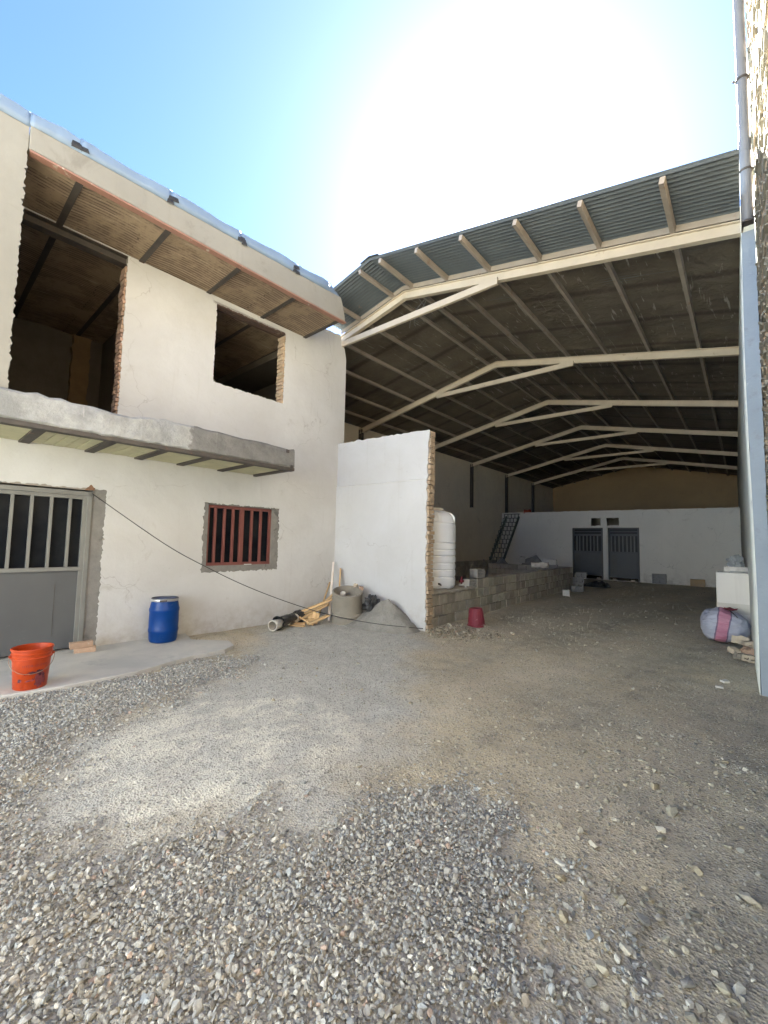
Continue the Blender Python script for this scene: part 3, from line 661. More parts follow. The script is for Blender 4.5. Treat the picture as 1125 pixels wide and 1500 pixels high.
for s_ in (-.30, 1.07, 2.12, 3.17, 4.22):       # torn dark folds at the laps
    mb = MB(); z = ft(max(s_, .6))
    for q in range(4):
        a = s_+rr.uniform(-.05, .05); zz = z+rr.uniform(-.02, .09)
        mb.add([(1.142, a-.05, zz-.03), (1.15, a+.045, zz-.02), (1.147, a+.03, zz+.035), (1.143, a-.04, zz+.03), (1.153, a, zz+.005)], [(0, 1, 4), (1, 2, 4), (2, 3, 4), (3, 0, 4)])
    o = mb.build('flashing_tear', M['black_plastic'], fas)
    md = o.modifiers.new('thick', 'SOLIDIFY'); md.thickness = .002
# upper room: floor, partitions, back wall with a brown pier
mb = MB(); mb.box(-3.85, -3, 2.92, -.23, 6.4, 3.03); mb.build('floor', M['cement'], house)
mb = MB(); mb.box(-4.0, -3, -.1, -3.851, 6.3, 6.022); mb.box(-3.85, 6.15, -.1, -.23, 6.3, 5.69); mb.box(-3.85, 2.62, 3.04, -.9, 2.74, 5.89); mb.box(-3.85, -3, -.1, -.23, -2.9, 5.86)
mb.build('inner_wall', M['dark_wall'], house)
mb = MB(); mb.prism(rough_loop([(2.05, 3.04), (2.36, 3.04), (2.38, 5.86), (2.06, 5.86)], .1, .012, 8), lambda a, b, d: (d, a, b), -3.849, -3.70); mb.build('pier', M['rust_pl'], house)
# balcony
bal = None
mb = MB(); rr = random.Random(12); N = 70; vs = []; fs = []
for k in range(N+1):
    s_ = -3+(4.27+3)*k/N; top = 3.13+.012*math.sin(s_*3.1)+rr.gauss(0, .009)+(.02 if s_ > 1.8 else 0)-(.03 if s_ > 3.9 else 0); bot = 2.80+rr.gauss(0, .006)
    b = rr.gauss(0, .006); vs += [(1.17, s_, bot), (1.205+b, s_, bot+.03), (1.20+b, s_, (top+bot)/2), (1.195+b, s_, top-.03), (1.165, s_, top), (1.06, s_, top-.01), (1.04, s_, bot)]
m_ = 7
for k in range(N):
    for j in range(m_):
        a = k*m_+j; b = k*m_+(j+1) % m_; fs.append((a, b, b+m_, a+m_))
fs.append(tuple(range(m_))); fs.append(tuple(N*m_+j for j in range(m_)))
mb.add(vs, fs); bal = mb.build('balcony', M['balcony'], house, smooth=True)
mb = MB(); mb.box(0.0, -3, 2.835, 1.05, 4.20, 3.06); mb.box(0.0, 4.20, 2.80, 1.19, 4.275, 3.085); mb.build('balcony_slab', M['balcony'], bal)
mb = MB(); mb.bar((1.13, -3, 2.785), (1.13, 4.28, 2.785), .12, .05); mb.bar((1.13, 4.245, 2.79), (0.01, 4.245, 2.79), .06, .05); mb.build('edge_channel', M['dark_steel'], bal)
for q in ((1.2, 4.09, 3.045, 1.212, 4.15, 3.10), (1.19, 4.19, 2.79, 1.216, 4.24, 2.85)):
    mb = MB(); mb.box(*q); mb.build('channel_end', M['dark_steel'], bal)
js = [-.6, .22, .91, 1.62, 2.25, 2.87, 3.56, 4.22]
for s_ in js[:-1]:
    mb = MB(); mb.box(.02, s_-.055, 2.768, 1.07, s_+.055, 2.81); mb.build('balcony_joist', M['dark_steel'], bal)
for i, (a, b) in enumerate(zip(js[:-1], js[1:])):
    n = 5 if i in (2, 3) else 1
    mb = MB(); w_ = (b-a-.11)/n
    for k in range(n): mb.box(.03, a+.055+w_*k+(.006 if n > 1 else .002), 2.79+.004*(k % 2), 1.06, a+.055+w_*(k+1)-(.006 if n > 1 else .002), 2.833)
    mb.build('infill_panel', M['panel_y'], bal)
# door: grey steel leaf, glazed above, with its cement surround
mb = MB(); dl = rough_loop([(1.70, -.04), (1.875, -.04), (1.88, 2.265), (1.70, 2.25)], .06, .009, 21, skip=(0, 3))
mb.prism(dl, fo, -.21, -.008); mb.build('door_surround', M['cement'], house)
dr = MB(); dr.bar((-.04, 1.675, 0.03), (-.04, 1.675, 2.21), .10, .055, (0, 1, 0)); dr.bar((-.04, -.7, 2.185), (-.04, 1.70, 2.185), .10, .06)
dr.bar((-.03, -.66, 0.03), (-.03, -.66, 2.15), .09, .06, (0, 1, 0))
dframe = dr.build('door', M['door_frame'], house, bevel=.004)
mb = MB(); mb.box(-.07, .50, .07, -.035, 1.625, 1.115); mb.box(-.07, -.62, .07, -.035, .485, 1.115)
mb.build('door_panel', M['door_grey'], dframe, bevel=.004)
mb = MB(); mb.box(-.034, 1.352, .25, -.0315, 1.356, .95); mb.build('panel_seam', M['dark_steel'], dframe)
mb = MB(); mb.bar((-.035, -.62, 1.14), (-.035, 1.64, 1.14), .075, .05); mb.bar((-.045, -.62, 2.13), (-.045, 1.64, 2.13), .06, .05)
mb.bar((-.04, 1.625, .06), (-.04, 1.625, 2.15), .055, .05, (0, 1, 0)); mb.build('leaf_frame', M['door_frame'], dframe, bevel=.003)
for s_ in (-.42, -.21, 0.0, .22, .43, .64, .85, 1.045, 1.25, 1.455):
    mb = MB(); mb.bar((-.035, s_, 1.16), (-.035, s_, 2.11), .05, .034, (0, 1, 0)); mb.build('bar', M['door_frame'], dframe, bevel=.002)
mb = MB(); mb.box(-.082, -.62, 1.15, -.078, 1.62, 2.12); mb.build('pane', M['glass'], dframe)
mb = MB(); mb.box(-.08, -.7, -.02, .01, 1.70, .055); mb.build('threshold', M['cement'], dframe)
mb = MB(); mb.prism(rough_loop([(1.60, 2.235), (1.72, 2.235), (1.73, 2.275), (1.68, 2.32), (1.63, 2.275)], .02, .006, 31), fo, -.01, .004); mb.build('rust_smear', M['rust'], house)
# lower window: red bars in a cement surround
mb = MB()
sheet('window_surround', rough_loop([(3.315, 1.005), (4.835, 1.015), (4.84, 2.212), (3.31, 2.212)], .06, .012, 41), [[(3.40, 1.125), (4.68, 1.125), (4.68, 2.185), (3.40, 2.185)]], .20, lambda a, b, d: (d-.208, a, b), M['cement'], house)
mb = MB()
for p, q in (((3.40, 2.155), (4.68, 2.155)), ((3.40, 1.15), (4.68, 1.15))): mb.bar((-.075, p[0], p[1]), (-.075, q[0], q[1]), .05, .05)
for s_ in (3.425, 4.655): mb.bar((-.075, s_, 1.13), (-.075, s_, 2.18), .05, .045, (0, 1, 0))
wf = mb.build('window', M['red_oxide'], house, bevel=.003)
for s_ in (3.555, 3.725, 3.89, 4.265, 4.455): 
    mb = MB(); mb.bar((-.07, s_, 1.16), (-.07, s_, 2.14), .045, .042, (0, 1, 0)); mb.build('bar', M['red_oxide'], wf, bevel=.003)
mb = MB(); mb.bar((-.07, 4.06, 1.16), (-.07, 4.06, 2.14), .055, .075, (0, 1, 0)); mb.build('bar', M['red_oxide'], wf, bevel=.003)
mb = MB(); mb.box(-.125, 3.41, 1.13, -.12, 4.67, 2.17); mb.build('pane', M['glass'], wf)
mb = MB(); mb.box(-.02, 4.12, 1.128, .0, 4.26, 1.14); mb.build('sill_scrap', M['stonewhite'], wf)

# ------------------------------------------------------------------ cross wall between house and hall
cw = thing('boundary_wall', 'white plastered cross wall with a raw brick end, standing between house and hall', 'wall', (-4.45, 6.46, 0))
cl_ = lambda pts: [(a+4.45, b) for a, b in pts]
fy = lambda a, b, d: (a, d, b)
mb = MB(); mb.prism(rough_loop([(-2.60, -.08), (-.02, -.08), (-.03, 2.79), (-2.60, 2.79)], .06, .009, 51, skip=(0, 2, 3)), fy, 0, .03)
mb.prism(rough_loop([(-2.60, 2.79), (-.03, 2.79), (-.0, 3.72), (-2.60, 3.79)], .06, .008, 52, skip=(0, 3)), fy, .018, .04)
mb.build('plaster_coat', M['plaster_w'], cw)
mb = MB(); mb.box(-2.6, .031, -.1, -.05, .20, 2.78); mb.box(-2.6, .045, 2.78, -.03, .20, 3.69); mb.build('core', M['soffit_core'], cw)
mb = MB(); N = 30; vs = []; rr = random.Random(3)
for k in range(N+1):
    x = -2.60+2.56*k/N; z = 2.79+rr.gauss(0, .004); vs += [(x, .0, z-.02), (x, -.006, z), (x, .02, z+.014)]
mb.add(vs, [(3*k+j, 3*k+3+j, 3*k+4+j, 3*k+1+j) for k in range(N) for j in range(2)]); mb.build('plaster_ridge', M['plaster'], cw)
mb = MB(); rr = random.Random(17); z = -.05; k = 0
while z < 3.66:           # toothed brick end: headers and stretchers in turn
    h = .105 if z > 2.75 else .078; t = 1+rr.uniform(-.12, .12); out = rr.uniform(-.012, .022)+(.0 if k % 2 else -.008) if z < 2.75 else .01
    n = 1 if (k % 2 or z > 2.75) else 2
    for q in range(n):
        st_ = .045 if z > 2.74 else .012; a = st_+(.2-st_)*q/n; b = st_+(.2-st_)*(q+1)/n; tt = t*(1+rr.uniform(-.08, .08)); mb.cur = (tt, tt*.99, tt*.94)
        mb.obox((-.09+out, (a+b)/2, z+h/2), (Vector((1, 0, 0)), Vector((0, 1, 0)), Vector((0, 0, 1))), (.10, (b-a)/2-.005, h/2-.006), .006)
    z += h; k += 1
mb.cur = (1, 1, 1); mb.build('brick_end', M['brick'], cw, bevel=.003)
mb = MB()                  # black discs in place of the shaded core holes in the top bricks
for zz in (2.86, 3.17, 3.385, 3.60):
    for i in range(3):
        for j in range(3):
            mb.lathe([(.0105, 0), (.0105, .004)], (0, 0, 0), 10)
            for q in range(20): 
                x, y, z_ = mb.v[-20+q]; mb.v[-20+q] = (.0175+z_, .045+i*.055+x, zz-.03+j*.03+y)
mb.build('hole_discs', M['black_plastic'], cw)

# ------------------------------------------------------------------ the hall (steel portal frames, corrugated roof)
RX, RZ, SL, XR, XL = -5.15, 6.72, .21, .078, -10.42
rz = lambda x: RZ-SL*abs(x-RX)
hall = thing('hall', 'large open-fronted steel-frame hall under a corrugated gable roof', 'hall', (-5.15, 6.5, 0))
hl = lambda p: (p[0]+5.15, p[1]-6.5, p[2])
class HB(MB):
    def add(s, vs, fs): return MB.add(s, [hl(p) for p in vs], fs)
# corrugated sheets
xr_ = [RX, -4.75, -4.24, -3.95, -3.56, -1.4, -.68, XR]; GAP = {(-4.75, -4.24), (-3.95, -3.56), (-1.4, -.68)}
ys = list(np.arange(5.47, 31.2, .076/6)); off = lambda y: .113+.016*math.cos(2*PI*y/.076)
def slope_sheet(xs, y_list, zoff, gap=None):
    mb = HB(); n = len(xs); vs = [(x, y, rz(x)+zoff(y)) for y in y_list for x in xs]; fs = []
    for j in range(len(y_list)-1):
        for i in range(n-1):
            if gap and (xs[i], xs[i+1]) in GAP and 7.612 < (y_list[j]+y_list[j+1])/2 < 7.6215: continue
            fs.append((j*n+i, j*n+i+1, (j+1)*n+i+1, (j+1)*n+i))
    mb.add(vs, fs); return mb
o = slope_sheet(xr_, ys, off, True).build('roof_sheet', M['corr'], hall, smooth=True)
o = slope_sheet([-6.95, RX], [y for y in ys if y < 6.68], off).build('roof_sheet', M['corr'], hall, smooth=True)
o = slope_sheet([XL-.1, RX], [y for y in ys if y > 6.66], off).build('roof_sheet', M['corr'], hall, smooth=True)
mb = HB(); mb.prism([(-.22, -.03), (0, .02), (.22, -.03), (.22, -.036), (0, .012), (-.22, -.036)], lambda a, b, d: (RX+a, d, RZ+.135+b), 5.45, 31.2); mb.build('ridge_cap', M['corr'], hall)
# lining under the sheets
ly = [6.62]+list(np.arange(6.9, 7.6, .3))+[7.6145, 7.6225]+list(np.arange(7.9, 31.01, .3))
lo_ = lambda y: .088+.006*math.sin(y*2.7)
def lining(xs, gap):
    mb = HB(); n = len(xs); vs = [(x, y, rz(x)+lo_(y)+.010*math.sin(3.1*x+y*.8)*math.sin(y*5.1)) for y in ly for x in xs]; fs = []
    for j in range(len(ly)-1):
        for i in range(n-1):
            m_ = (xs[i]+xs[i+1])/2
            if gap and any(a < m_ < b for a, b in GAP) and abs((ly[j]+ly[j+1])/2-7.6185) < .004: continue
            fs.append((j*n+i, j*n+i+1, (j+1)*n+i+1, (j+1)*n+i))
    return mb.add(vs, fs)
xs = sorted(set(list(np.round(np.linspace(RX, XR, 22), 3))+[-4.75, -4.24, -3.95, -3.56, -1.4, -.68]))
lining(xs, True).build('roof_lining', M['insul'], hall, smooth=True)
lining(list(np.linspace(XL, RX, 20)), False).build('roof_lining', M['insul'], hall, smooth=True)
# purlins
for i, x in enumerate([-.60, -1.49, -2.36, -3.24, -4.10, -4.92, -5.42, -6.35, -7.2, -8.05, -8.9, -9.75]):
    y0 = 5.50 if x > -6.9 else 6.66
    mb = HB(); up = Vector((SL if x > RX else -SL, 0, 1)).normalized(); z = rz(x)+.044
    mb.bar((x, y0, z), (x, 31, z), .055, .083, up); mb.build('purlin', M['purlin'], hall)
# frames
for i, y in enumerate([6.56, 10.8, 14.85, 18.9, 23.0, 27.0]):
    xl = -7.0 if i == 0 else XL
    mb = HB(); h = .165; dz = .084
    mb.ibeam((RX-.01, y, RZ-dz), (XR+.03, y, rz(XR+.03)-dz), .09, h, tf=.014); mb.build('rafter', M['beige_steel'], hall)
    mb = HB(); mb.ibeam((RX+.01, y, RZ-dz), (xl, y, rz(xl)-dz), .09, h, tf=.014); mb.build('rafter', M['beige_steel'], hall)
    tx0, tx1, tz = -7.12, -3.10, 6.115
    if i == 0: tx0 = -6.98
    mb = HB(); mb.bar((tx0, y-.055, tz), (tx1, y-.055, tz), .02, .12); mb.bar((tx0, y-.03, tz+.055), (tx1, y-.03, tz+.055), .05, .012); mb.bar((tx0, y-.03, tz-.055), (tx1, y-.03, tz-.055), .05, .012)
    mb.build('collar_tie', M['beige_steel'], hall)
    if i:
        mb = HB(); mb.ibeam((XL+.06, y, 3.4), (XL+.06, y, rz(XL)-.02), .12, .14, (1, 0, 0)); mb.build('column', M['dark_steel'], hall)
mb = HB()
for a, b in ((RX, XR), (RX, -6.95)): mb.bar((a, 6.50, rz(a)+.05), (b, 6.50, rz(b)+.05), .014, .085)
mb.build('eave_board', M['purlin'], hall)
# walls
mb = HB(); mb.prism([(.086, 6.555), (.205, 6.555), (.205, 31), (-.195, 31)], lambda a, b, d: (a, b, d), -.1, 5.735); mb.build('side_wall', M['column_w'], hall)
mb = HB(); vs = []; N = 44; rr = random.Random(8)
for k in range(N+1):
    z = -.1+5.50*k/N; b = .012*math.sin(z*1.1+.6)+rr.gauss(0, .0022); vs += [(.080+b+.012*max(0, 1.2-z)*.3, 6.44, z), (.205, 6.44, z), (.205, 6.555, z), (.074+b, 6.555, z)]
mb.add(vs, [(4*k+j, 4*k+(j+1) % 4, 4*k+4+(j+1) % 4, 4*k+4+j) for k in range(N) for j in range(4)]+[(3, 2, 1, 0), (4*N, 4*N+1, 4*N+2, 4*N+3)]); mb.build('end_pier', M['bluegrey'], hall)
mb = HB(); vs = []
for k in range(N+1):
    z = -.1+5.84*k/N; b = .012*math.sin(min(z, 5.4)*1.1+.6); vs += [(.0775+b, 6.437, z), (.063+.5*b, 8.0, z), (-.2, 31, z)]
mb.add(vs, [(3*k+j, 3*k+1+j, 3*k+4+j, 3*k+3+j) for k in range(N) for j in range(2)]); o = mb.build('limewash', M['column_w'], hall, smooth=True); md = o.modifiers.new('thick', 'SOLIDIFY'); md.thickness = .006; md.offset = 0
mb = HB(); mb.box(XL-.2, 6.70, -.1, XL, 31, 3.36); mb.box(XL-.2, 6.70, 3.36, XL-.015, 31, rz(XL)+.083); mb.build('side_wall', M['hall_plaster'], hall)
mb = HB(); mb.prism([(XL-.2, -.1), (.2, -.1), (.2, rz(.2)+.09), (RX, RZ+.094), (XL-.2, rz(XL-.2)+.09)], fy, 31, 31.2); mb.build('back_wall', M['far_plaster'], hall)
mb = HB(); rr = random.Random(2)      # loose wires hanging at the first tie
for q in range(3):
    a = Vector((-4.95+.15*q, 6.62, 6.62)); b = Vector((-4.6-.25*q, 6.62, 5.97)); pts = []
    for k in range(14):
        t = k/13; p = a.lerp(b, t); p.z -= .16*math.sin(PI*t); p.x += .12*math.sin(PI*t*1.4+q); p.y += .05*math.sin(7*t+q); pts.append(p)
    mb.tube(pts, .0028, 5)
mb.build('hanging_wire', M['wire'], hall)

# storage room at the back of the hall
room = thing('storage_room', 'low whitewashed room across the back of the hall with two grey steel doors', 'room', (-5.15, 22.5, 0))
class RB(MB):
    def add(s, vs, fs): return MB.add(s, [(p[0]+5.15, p[1]-22.5, p[2]) for p in vs], fs)
rel = lambda pts: [(a+5.15, b) for a, b in pts]
outer = rough_loop([(XL+.01, -.1), (.07, -.1), (.07, 3.30), (XL+.01, 3.36)], .12, .006, 61, skip=(0, 1, 3))
holes = [[(-6.65, .0), (-5.22, .0), (-5.22, 2.5), (-6.65, 2.5)], [(-5.02, .0), (-3.69, .0), (-3.69, 2.5), (-5.02, 2.5)],
         rough_loop([(-5.76, 2.60), (-5.31, 2.60), (-5.31, 2.97), (-5.76, 2.97)], .08, .012, 62), rough_loop([(-5.06, 2.60), (-4.51, 2.60), (-4.51, 2.97), (-5.06, 2.97)], .08, .012, 63)]
sheet('front_wall', rel(outer), [rel(h) for h in holes], .2, lambda a, b, d: (a, d, b), M['room_white'], room)
mb = RB(); mb.box(XL+.01, 22.71, 3.18, .07, 30.9, 3.30); mb.build('roof', M['cement'], room)
mb = RB(); mb.box(-7.2, 22.71, -.1, -7.05, 25, 3.17); mb.box(-3.3, 22.71, -.1, -3.15, 25, 3.17); mb.box(-7.2, 25, -.1, -3.15, 25.15, 3.17); mb.build('inner_wall', M['mortar_wall'], room)
for x0, x1, bars, z0 in ((-6.63, -5.24, (-6.42, -6.29, -6.12, -5.95, -5.79, -5.63, -5.47), .20), (-5.00, -3.71, (-4.86, -4.70, -4.53, -4.37, -4.20, -4.04, -3.90), .13)):
    mb = RB(); y = 22.56
    for xx in (x0+.03, x1-.03): mb.bar((xx, y, .02), (xx, y, 2.48), .06, .07, (0, 1, 0))
    mb.bar((x0, y, 2.455), (x1, y, 2.455), .07, .05); d = mb.build('door', M['door_dark'], room)
    mb = RB(); mb.box(x0+.07, y-.01, z0, x1-.07, y+.03, 1.30)
    mb.build('door_panel', M['door_grey'], d)
    mb = RB(); mb.box(x0+.10, y-.016, .3, x0+.36, y-.011, 1.22); mb.build('panel_seam', M['door_dark'], d)
    mb = RB(); mb.box(x0+.07, y+.05, 1.3, x1-.07, y+.06, 2.45); mb.build('pane', M['cable'], d)  # opaque black sheet stands for the dark room behind the bars
    mb = RB(); mb.bar((x0+.07, y, 2.15), (x1-.07, y, 2.15), .05, .09); mb.bar((x0+.07, y, 2.31), (x1-.07, y, 2.31), .04, .045); mb.bar((x0+.07, y, 1.33), (x1-.07, y, 1.33), .05, .05); mb.build('leaf_rail', M['door_grey'], d)
    for b in bars:
        mb = RB(); mb.bar((b, y, 1.35), (b, y, 2.11), .05, .045, (0, 1, 0)); mb.build('bar', M['door_frame'], d)
mb = RB(); mb.bar((-5.12, 22.49, .0), (-5.12, 22.49, 2.5), .16, .03, (0, 1, 0)); mb.build('door_post', M['room_white'], room)
mb = RB()
for x in (-6.2, -5.5, -4.8, -4.05): mb.box(x, 22.42, .0, x+.16, 22.52, .085)
mb.build('door_wedge', M['hollow_brick'], room)

# ------------------------------------------------------------------ neighbour's brick wall and its rain pipe
nb = thing('brick_wall', 'tall rough buff brick wall of the neighbouring building at the right edge', 'wall', (.25, 6.5, 0))
mb = MB(); bricks(mb, (-.022, 0, 0), (0, -1, 0), (0, 0, 1), (-1, 0, 0), 9.0, 8.8, .215, .066, .09, .013, .012, .16, .5, .020, 71, (1.0, .98, .90)); mb.build('bricks', M['brick'], nb)
mb = MB(); mb.box(.0, -9.0, -.2, .5, 25, 8.78); mb.box(-.012, .0, 5.9, -.001, 25, 8.76); mb.build('mortar', M['mortar_wall'], nb)
mb = MB(); rr = random.Random(5)      # squeezed-out mortar
for r in range(133):
    z = r*.066; y = 0
    while y > -6.5:
        L = rr.uniform(.05, .2)
        if rr.random() < (.7 if r < 85 else .25):
            d = rr.uniform(.012, .034); mb.obox((-.022-d/2, y-L/2, z), (Vector((1, 0, rr.gauss(0, .3))).normalized(), Vector((0, 1, rr.gauss(0, .03))).normalized(), Vector((0, 0, 1))), (d/2, L/2, rr.uniform(.004, .010)), .004)
        y -= L+rr.uniform(.0, .1)
mb.build('squeezed_mortar', M['mortar_wall'], nb)
dp = thing('rain_pipe', 'grey plastic rain pipe running up the brick wall beside the hall roof', 'pipe', (.138, 6.27, 5.42))
mb = MB(); mb.lathe([(.050, 0), (.050, .02), (.056, .03), (.056, .95)], (0, 0, 0), 24); mb.lathe([(.060, .86), (.060, 1.0)], (0, 0, 0), 24); mb.build('pipe', M['pipe_grey'], dp, smooth=True)
mb = MB(); mb.lathe([(.052, .951), (.052, 4.35)], (0, 0, 0), 24); mb.build('pipe', M['pipe_grey'], dp, smooth=True)
for z in (.62, 1.78, 3.0):
    mb = MB(); mb.lathe([(.061, -.012), (.064, -.012), (.064, .012), (.061, .012)], (0, 0, z), 24); mb.bar((.06, 0, z), (.10, 0, z+.02), .03, .012); mb.bar((-.06, -.01, z), (-.085, -.03, z+.01), .02, .01); mb.build('clamp', M['dark_steel'], dp)
mb = MB(); mb.box(-.055, -.06, -.03, .06, .045, -.012); mb.bar((.05, -.05, -.02), (.095, -.08, .03), .015, .01); mb.build('bracket', M['dark_steel'], dp)

# unseen wall added behind the camera to bounce sunlight into yard and hall
yw = thing('bounce_wall', 'pale plastered wall added behind the viewer to bounce sunlight into yard and hall', 'wall', (-6, -8, 0))
mb = MB(); mb.box(-8, -.2, -.1, 6.22, .0, 4.6); mb.build('plaster', M['plaster_w'], yw); mb = MB(); mb.box(-8.05, -.26, 4.6, 6.22, .06, 4.68); mb.build('coping', M['cement'], yw)

# ------------------------------------------------------------------ low block walls in the hall
DW = math.atan2(.42, 10.06)
lw = thing('block_wall', 'low rough concrete block wall, four courses high, running back into the hall', 'wall', (-4.55, 6.69, 0), DW)
mb = MB(); bricks(mb, (.0, 0, -.02), (0, 1, 0), (0, 0, 1), (1, 0, 0), 10.2, .62, .34, .205, .2, .012, .014, .2, .5, .02, 81)
bricks(mb, (.0, 2.03, .595), (0, 1, 0), (0, 0, 1), (1, 0, 0), 8.2, .215, .30, .205, .2, .010, .014, .2, .5, .018, 82)
mb.build('blocks', M['block'], lw, bevel=.008, seg=1)
mb = MB(); mb.box(-.19, .01, -.1, -.012, 10.15, .585); mb.box(-.19, 2.04, .58, -.012, 10.15, .79); mb.build('mortar', M['mortar_wall'], lw)
mb = MB(); bricks(mb, (-3.3, 10.0, -.02), (1, 0, 0), (0, 0, 1), (0, -1, 0), 3.1, .82, .36, .205, .2, .012, .012, .18, .5, .02, 83); mb.build('blocks', M['block'], lw, bevel=.008, seg=1)
mb = MB(); rr = random.Random(6)
for (y0, y1, h) in ((.02, .80, .10), (.82, 1.85, .075)):     # thick mud bedding on the low part, under the tank
    n = 14; vs = []; fs = []
    for k in range(n+1):
        y = y0+(y1-y0)*k/n; e = math.sin(PI*min(1, max(.12, min(k, n-k)/3))); b = rr.gauss(0, .008); hh = h*(.75+.25*min(1, min(k, n-k)/2))
        vs += [(-.2, y, .58), (.03+b, y, .585), (.055+b, y, .59+hh*.4), (.035+b, y, .59+hh*.85), (-.02, y, .59+hh), (-.2, y, .59+hh)]
    for k in range(n):
        for j in range(6): fs.append((k*6+j, k*6+(j+1) % 6, k*6+6+(j+1) % 6, k*6+6+j))
    fs += [tuple(range(6)), tuple(n*6+j for j in range(6))]; mb.add(vs, fs)
mb.build('mud_bed', M['block'], lw, smooth=True)
mb = MB(); mb.box(-1.3, .02, -.1, -.205, 1.9, .675); mb.build('tank_base', M['block'], lw, bevel=.01)
lw2 = thing('block_wall', 'low block wall along the left side of the hall behind the water tank', 'wall', (-9.55, 13.2, 0))
mb = MB(); bricks(mb, (.0, 0, -.02), (0, 1, 0), (0, 0, 1), (1, 0, 0), 6.8, .84, .38, .205, .2, .012, .014, .22, .5, .02, 84); mb.build('blocks', M['block'], lw2, bevel=.008, seg=1)
mb = MB(); mb.box(-.19, .01, -.1, -.012, 6.75, .78); mb.build('mortar', M['mortar_wall'], lw2)

# ------------------------------------------------------------------ water tank
tk = thing('water_tank', 'tall white ribbed plastic water tank on the low block wall', 'tank', (-5.0, 7.5, .675))
prof = [(.10, 0), (.40, .0), (.435, .02), (.455, .07)]
gv = [.24, .385, .515, .66, .79, .93]
for z in gv: prof += [(.460, z-.052), (.456, z-.014), (.434, z-.004), (.434, z+.004), (.457, z+.013), (.463, z+.05)]
prof += [(.458, 1.27), (.452, 1.32), (.440, 1.335), (.448, 1.35), (.43, 1.42), (.39, 1.50), (.32, 1.565), (.24, 1.59), (.21, 1.595)]
mb = MB(); mb.lathe(prof, n=64); mb.build('body', M['tank'], tk, smooth=True)
mb = MB(); mb.lathe([(.205, 1.59), (.205, 1.62), (.215, 1.62), (.215, 1.65), (.18, 1.665), (.05, 1.67)], n=40); mb.build('lid', M['tank_top'], tk, smooth=True)
for a in np.arange(-100, 260, 60):
    mb = MB(); ca, sa = math.cos(R(a)), math.sin(R(a)); mb.prism([(.30, 1.36), (.452, 1.36), (.452, 1.46), (.40, 1.53), (.30, 1.575)], lambda r, z, d: (r*ca-d*sa, r*sa+d*ca, z), -.045, .045); mb.build('shoulder_rib', M['tank'], tk, bevel=.01)
for z in (1.09, 1.215):
    mb = MB(); vs = []; n = 14
    for k in range(n+1):
        a = R(-150+95*k/n); ca, sa = math.cos(a), math.sin(a); vs += [(.458*ca, .458*sa, z-.007), (.468*ca, .468*sa, z-.003), (.468*ca, .468*sa, z+.003), (.458*ca, .458*sa, z+.007)]
    mb.add(vs, [(4*k+j, 4*k+4+j, 4*k+5+j, 4*k+1+j) for k in range(n) for j in range(3)]); mb.build('moulded_rib', M['tank'], tk)
mb = MB(); ca, sa = math.cos(R(-42)), math.sin(R(-42)); mb.tube([(.44*ca, .44*sa, .11), (.55*ca, .55*sa, .11), (.62*ca, .62*sa, .10)], [.02, .02, .014], 10); tp = mb.build('tap', M['dark_steel'], tk, smooth=True)

def tap_stuff():
    t = thing('tap_fitting', 'white plastic tap fitting with a red handle lying by the water tank foot', 'tap', (-4.62, 8.05, .665))
    mb = MB(); mb.tube([(-.08, 0, .05), (.05, 0, .055), (.08, -.01, .04), (.085, -.01, .0)], [.022, .022, .022, .02], 12); mb.build('spout', M['stonewhite'], t, smooth=True)
    mb = MB(); mb.lathe([(.018, .06), (.018, .10), (.05, .105), (.055, .14), (.03, .16), (.012, .23)], (-.02, 0, 0), 14); mb.build('valve_handle', M['red_plastic'], t, smooth=True)
tap_stuff()

# ------------------------------------------------------------------ hollow blocks and bricks
def hollow(name, label, cat, W, H, D, nx, ny, loc, rot, mat, group=None, wall=.028, seed=0, rag=.0):
    """block W x H on its holed face, D deep; holes run through local y"""
    outer = [(-W/2, 0), (W/2, 0), (W/2, H), (-W/2, H)]
    if rag: outer = rough_loop(outer, .04, rag, seed)
    hs = []; cw_ = (W-wall)/nx; ch = (H-wall)/ny
    for i in range(nx):
        for j in range(ny):
            x0 = -W/2+wall+i*cw_; z0 = wall+j*ch; hs.append([(x0, z0), (x0+cw_-wall, z0), (x0+cw_-wall, z0+ch-wall), (x0, z0+ch-wall)])
    o = sheet(name, outer, hs, D, lambda a, b, d: (a, d-D/2, b), mat, None)
    bm = bmesh.new(); bm.from_mesh(o.data); q = [bm.verts.new((x_, D/2-.012, z_)) for x_, z_ in ((-W/2+.004, .004), (W/2-.004, .004), (W/2-.004, H-.004), (-W/2+.004, H-.004))]; bm.faces.new(q); bm.to_mesh(o.data); bm.free()
    o.data.color_attributes['Col'].data.foreach_set('color', [1.0]*(4*len(o.data.vertices)))
    o.location = loc; o.rotation_euler = rot
    return tag(o, label, cat, group)
gA = 'grey hollow concrete blocks lying about in the hall'
hollow('hollow_block', 'grey hollow block on top of the low wall, just right of the water tank', 'block', .40, .2, .2, 3, 2, (-4.76, 8.98, .812), (0, 0, PI/2+DW), M['block_grey'], gA)
hollow('hollow_block', 'grey hollow block under another one, beside the white tile near the water tank', 'block', .33, .2, .2, 3, 2, (-4.725, 8.54, .605), (0, 0, PI/2+DW), M['block_grey'], gA)
hollow('hollow_block', 'grey hollow block on the ground with three holes showing beside the low wall end', 'block', .40, .2, .2, 3, 1, (-4.50, 15.75, .0), (0, 0, PI/2-.4), M['block_grey'], gA)
hollow('hollow_block', 'grey block sticking out of the far end of the low wall, above the black bag', 'block', .36, .2, .3, 2, 1, (-4.72, 17.05, .40), (0, 0, .2), M['block_grey'], gA)
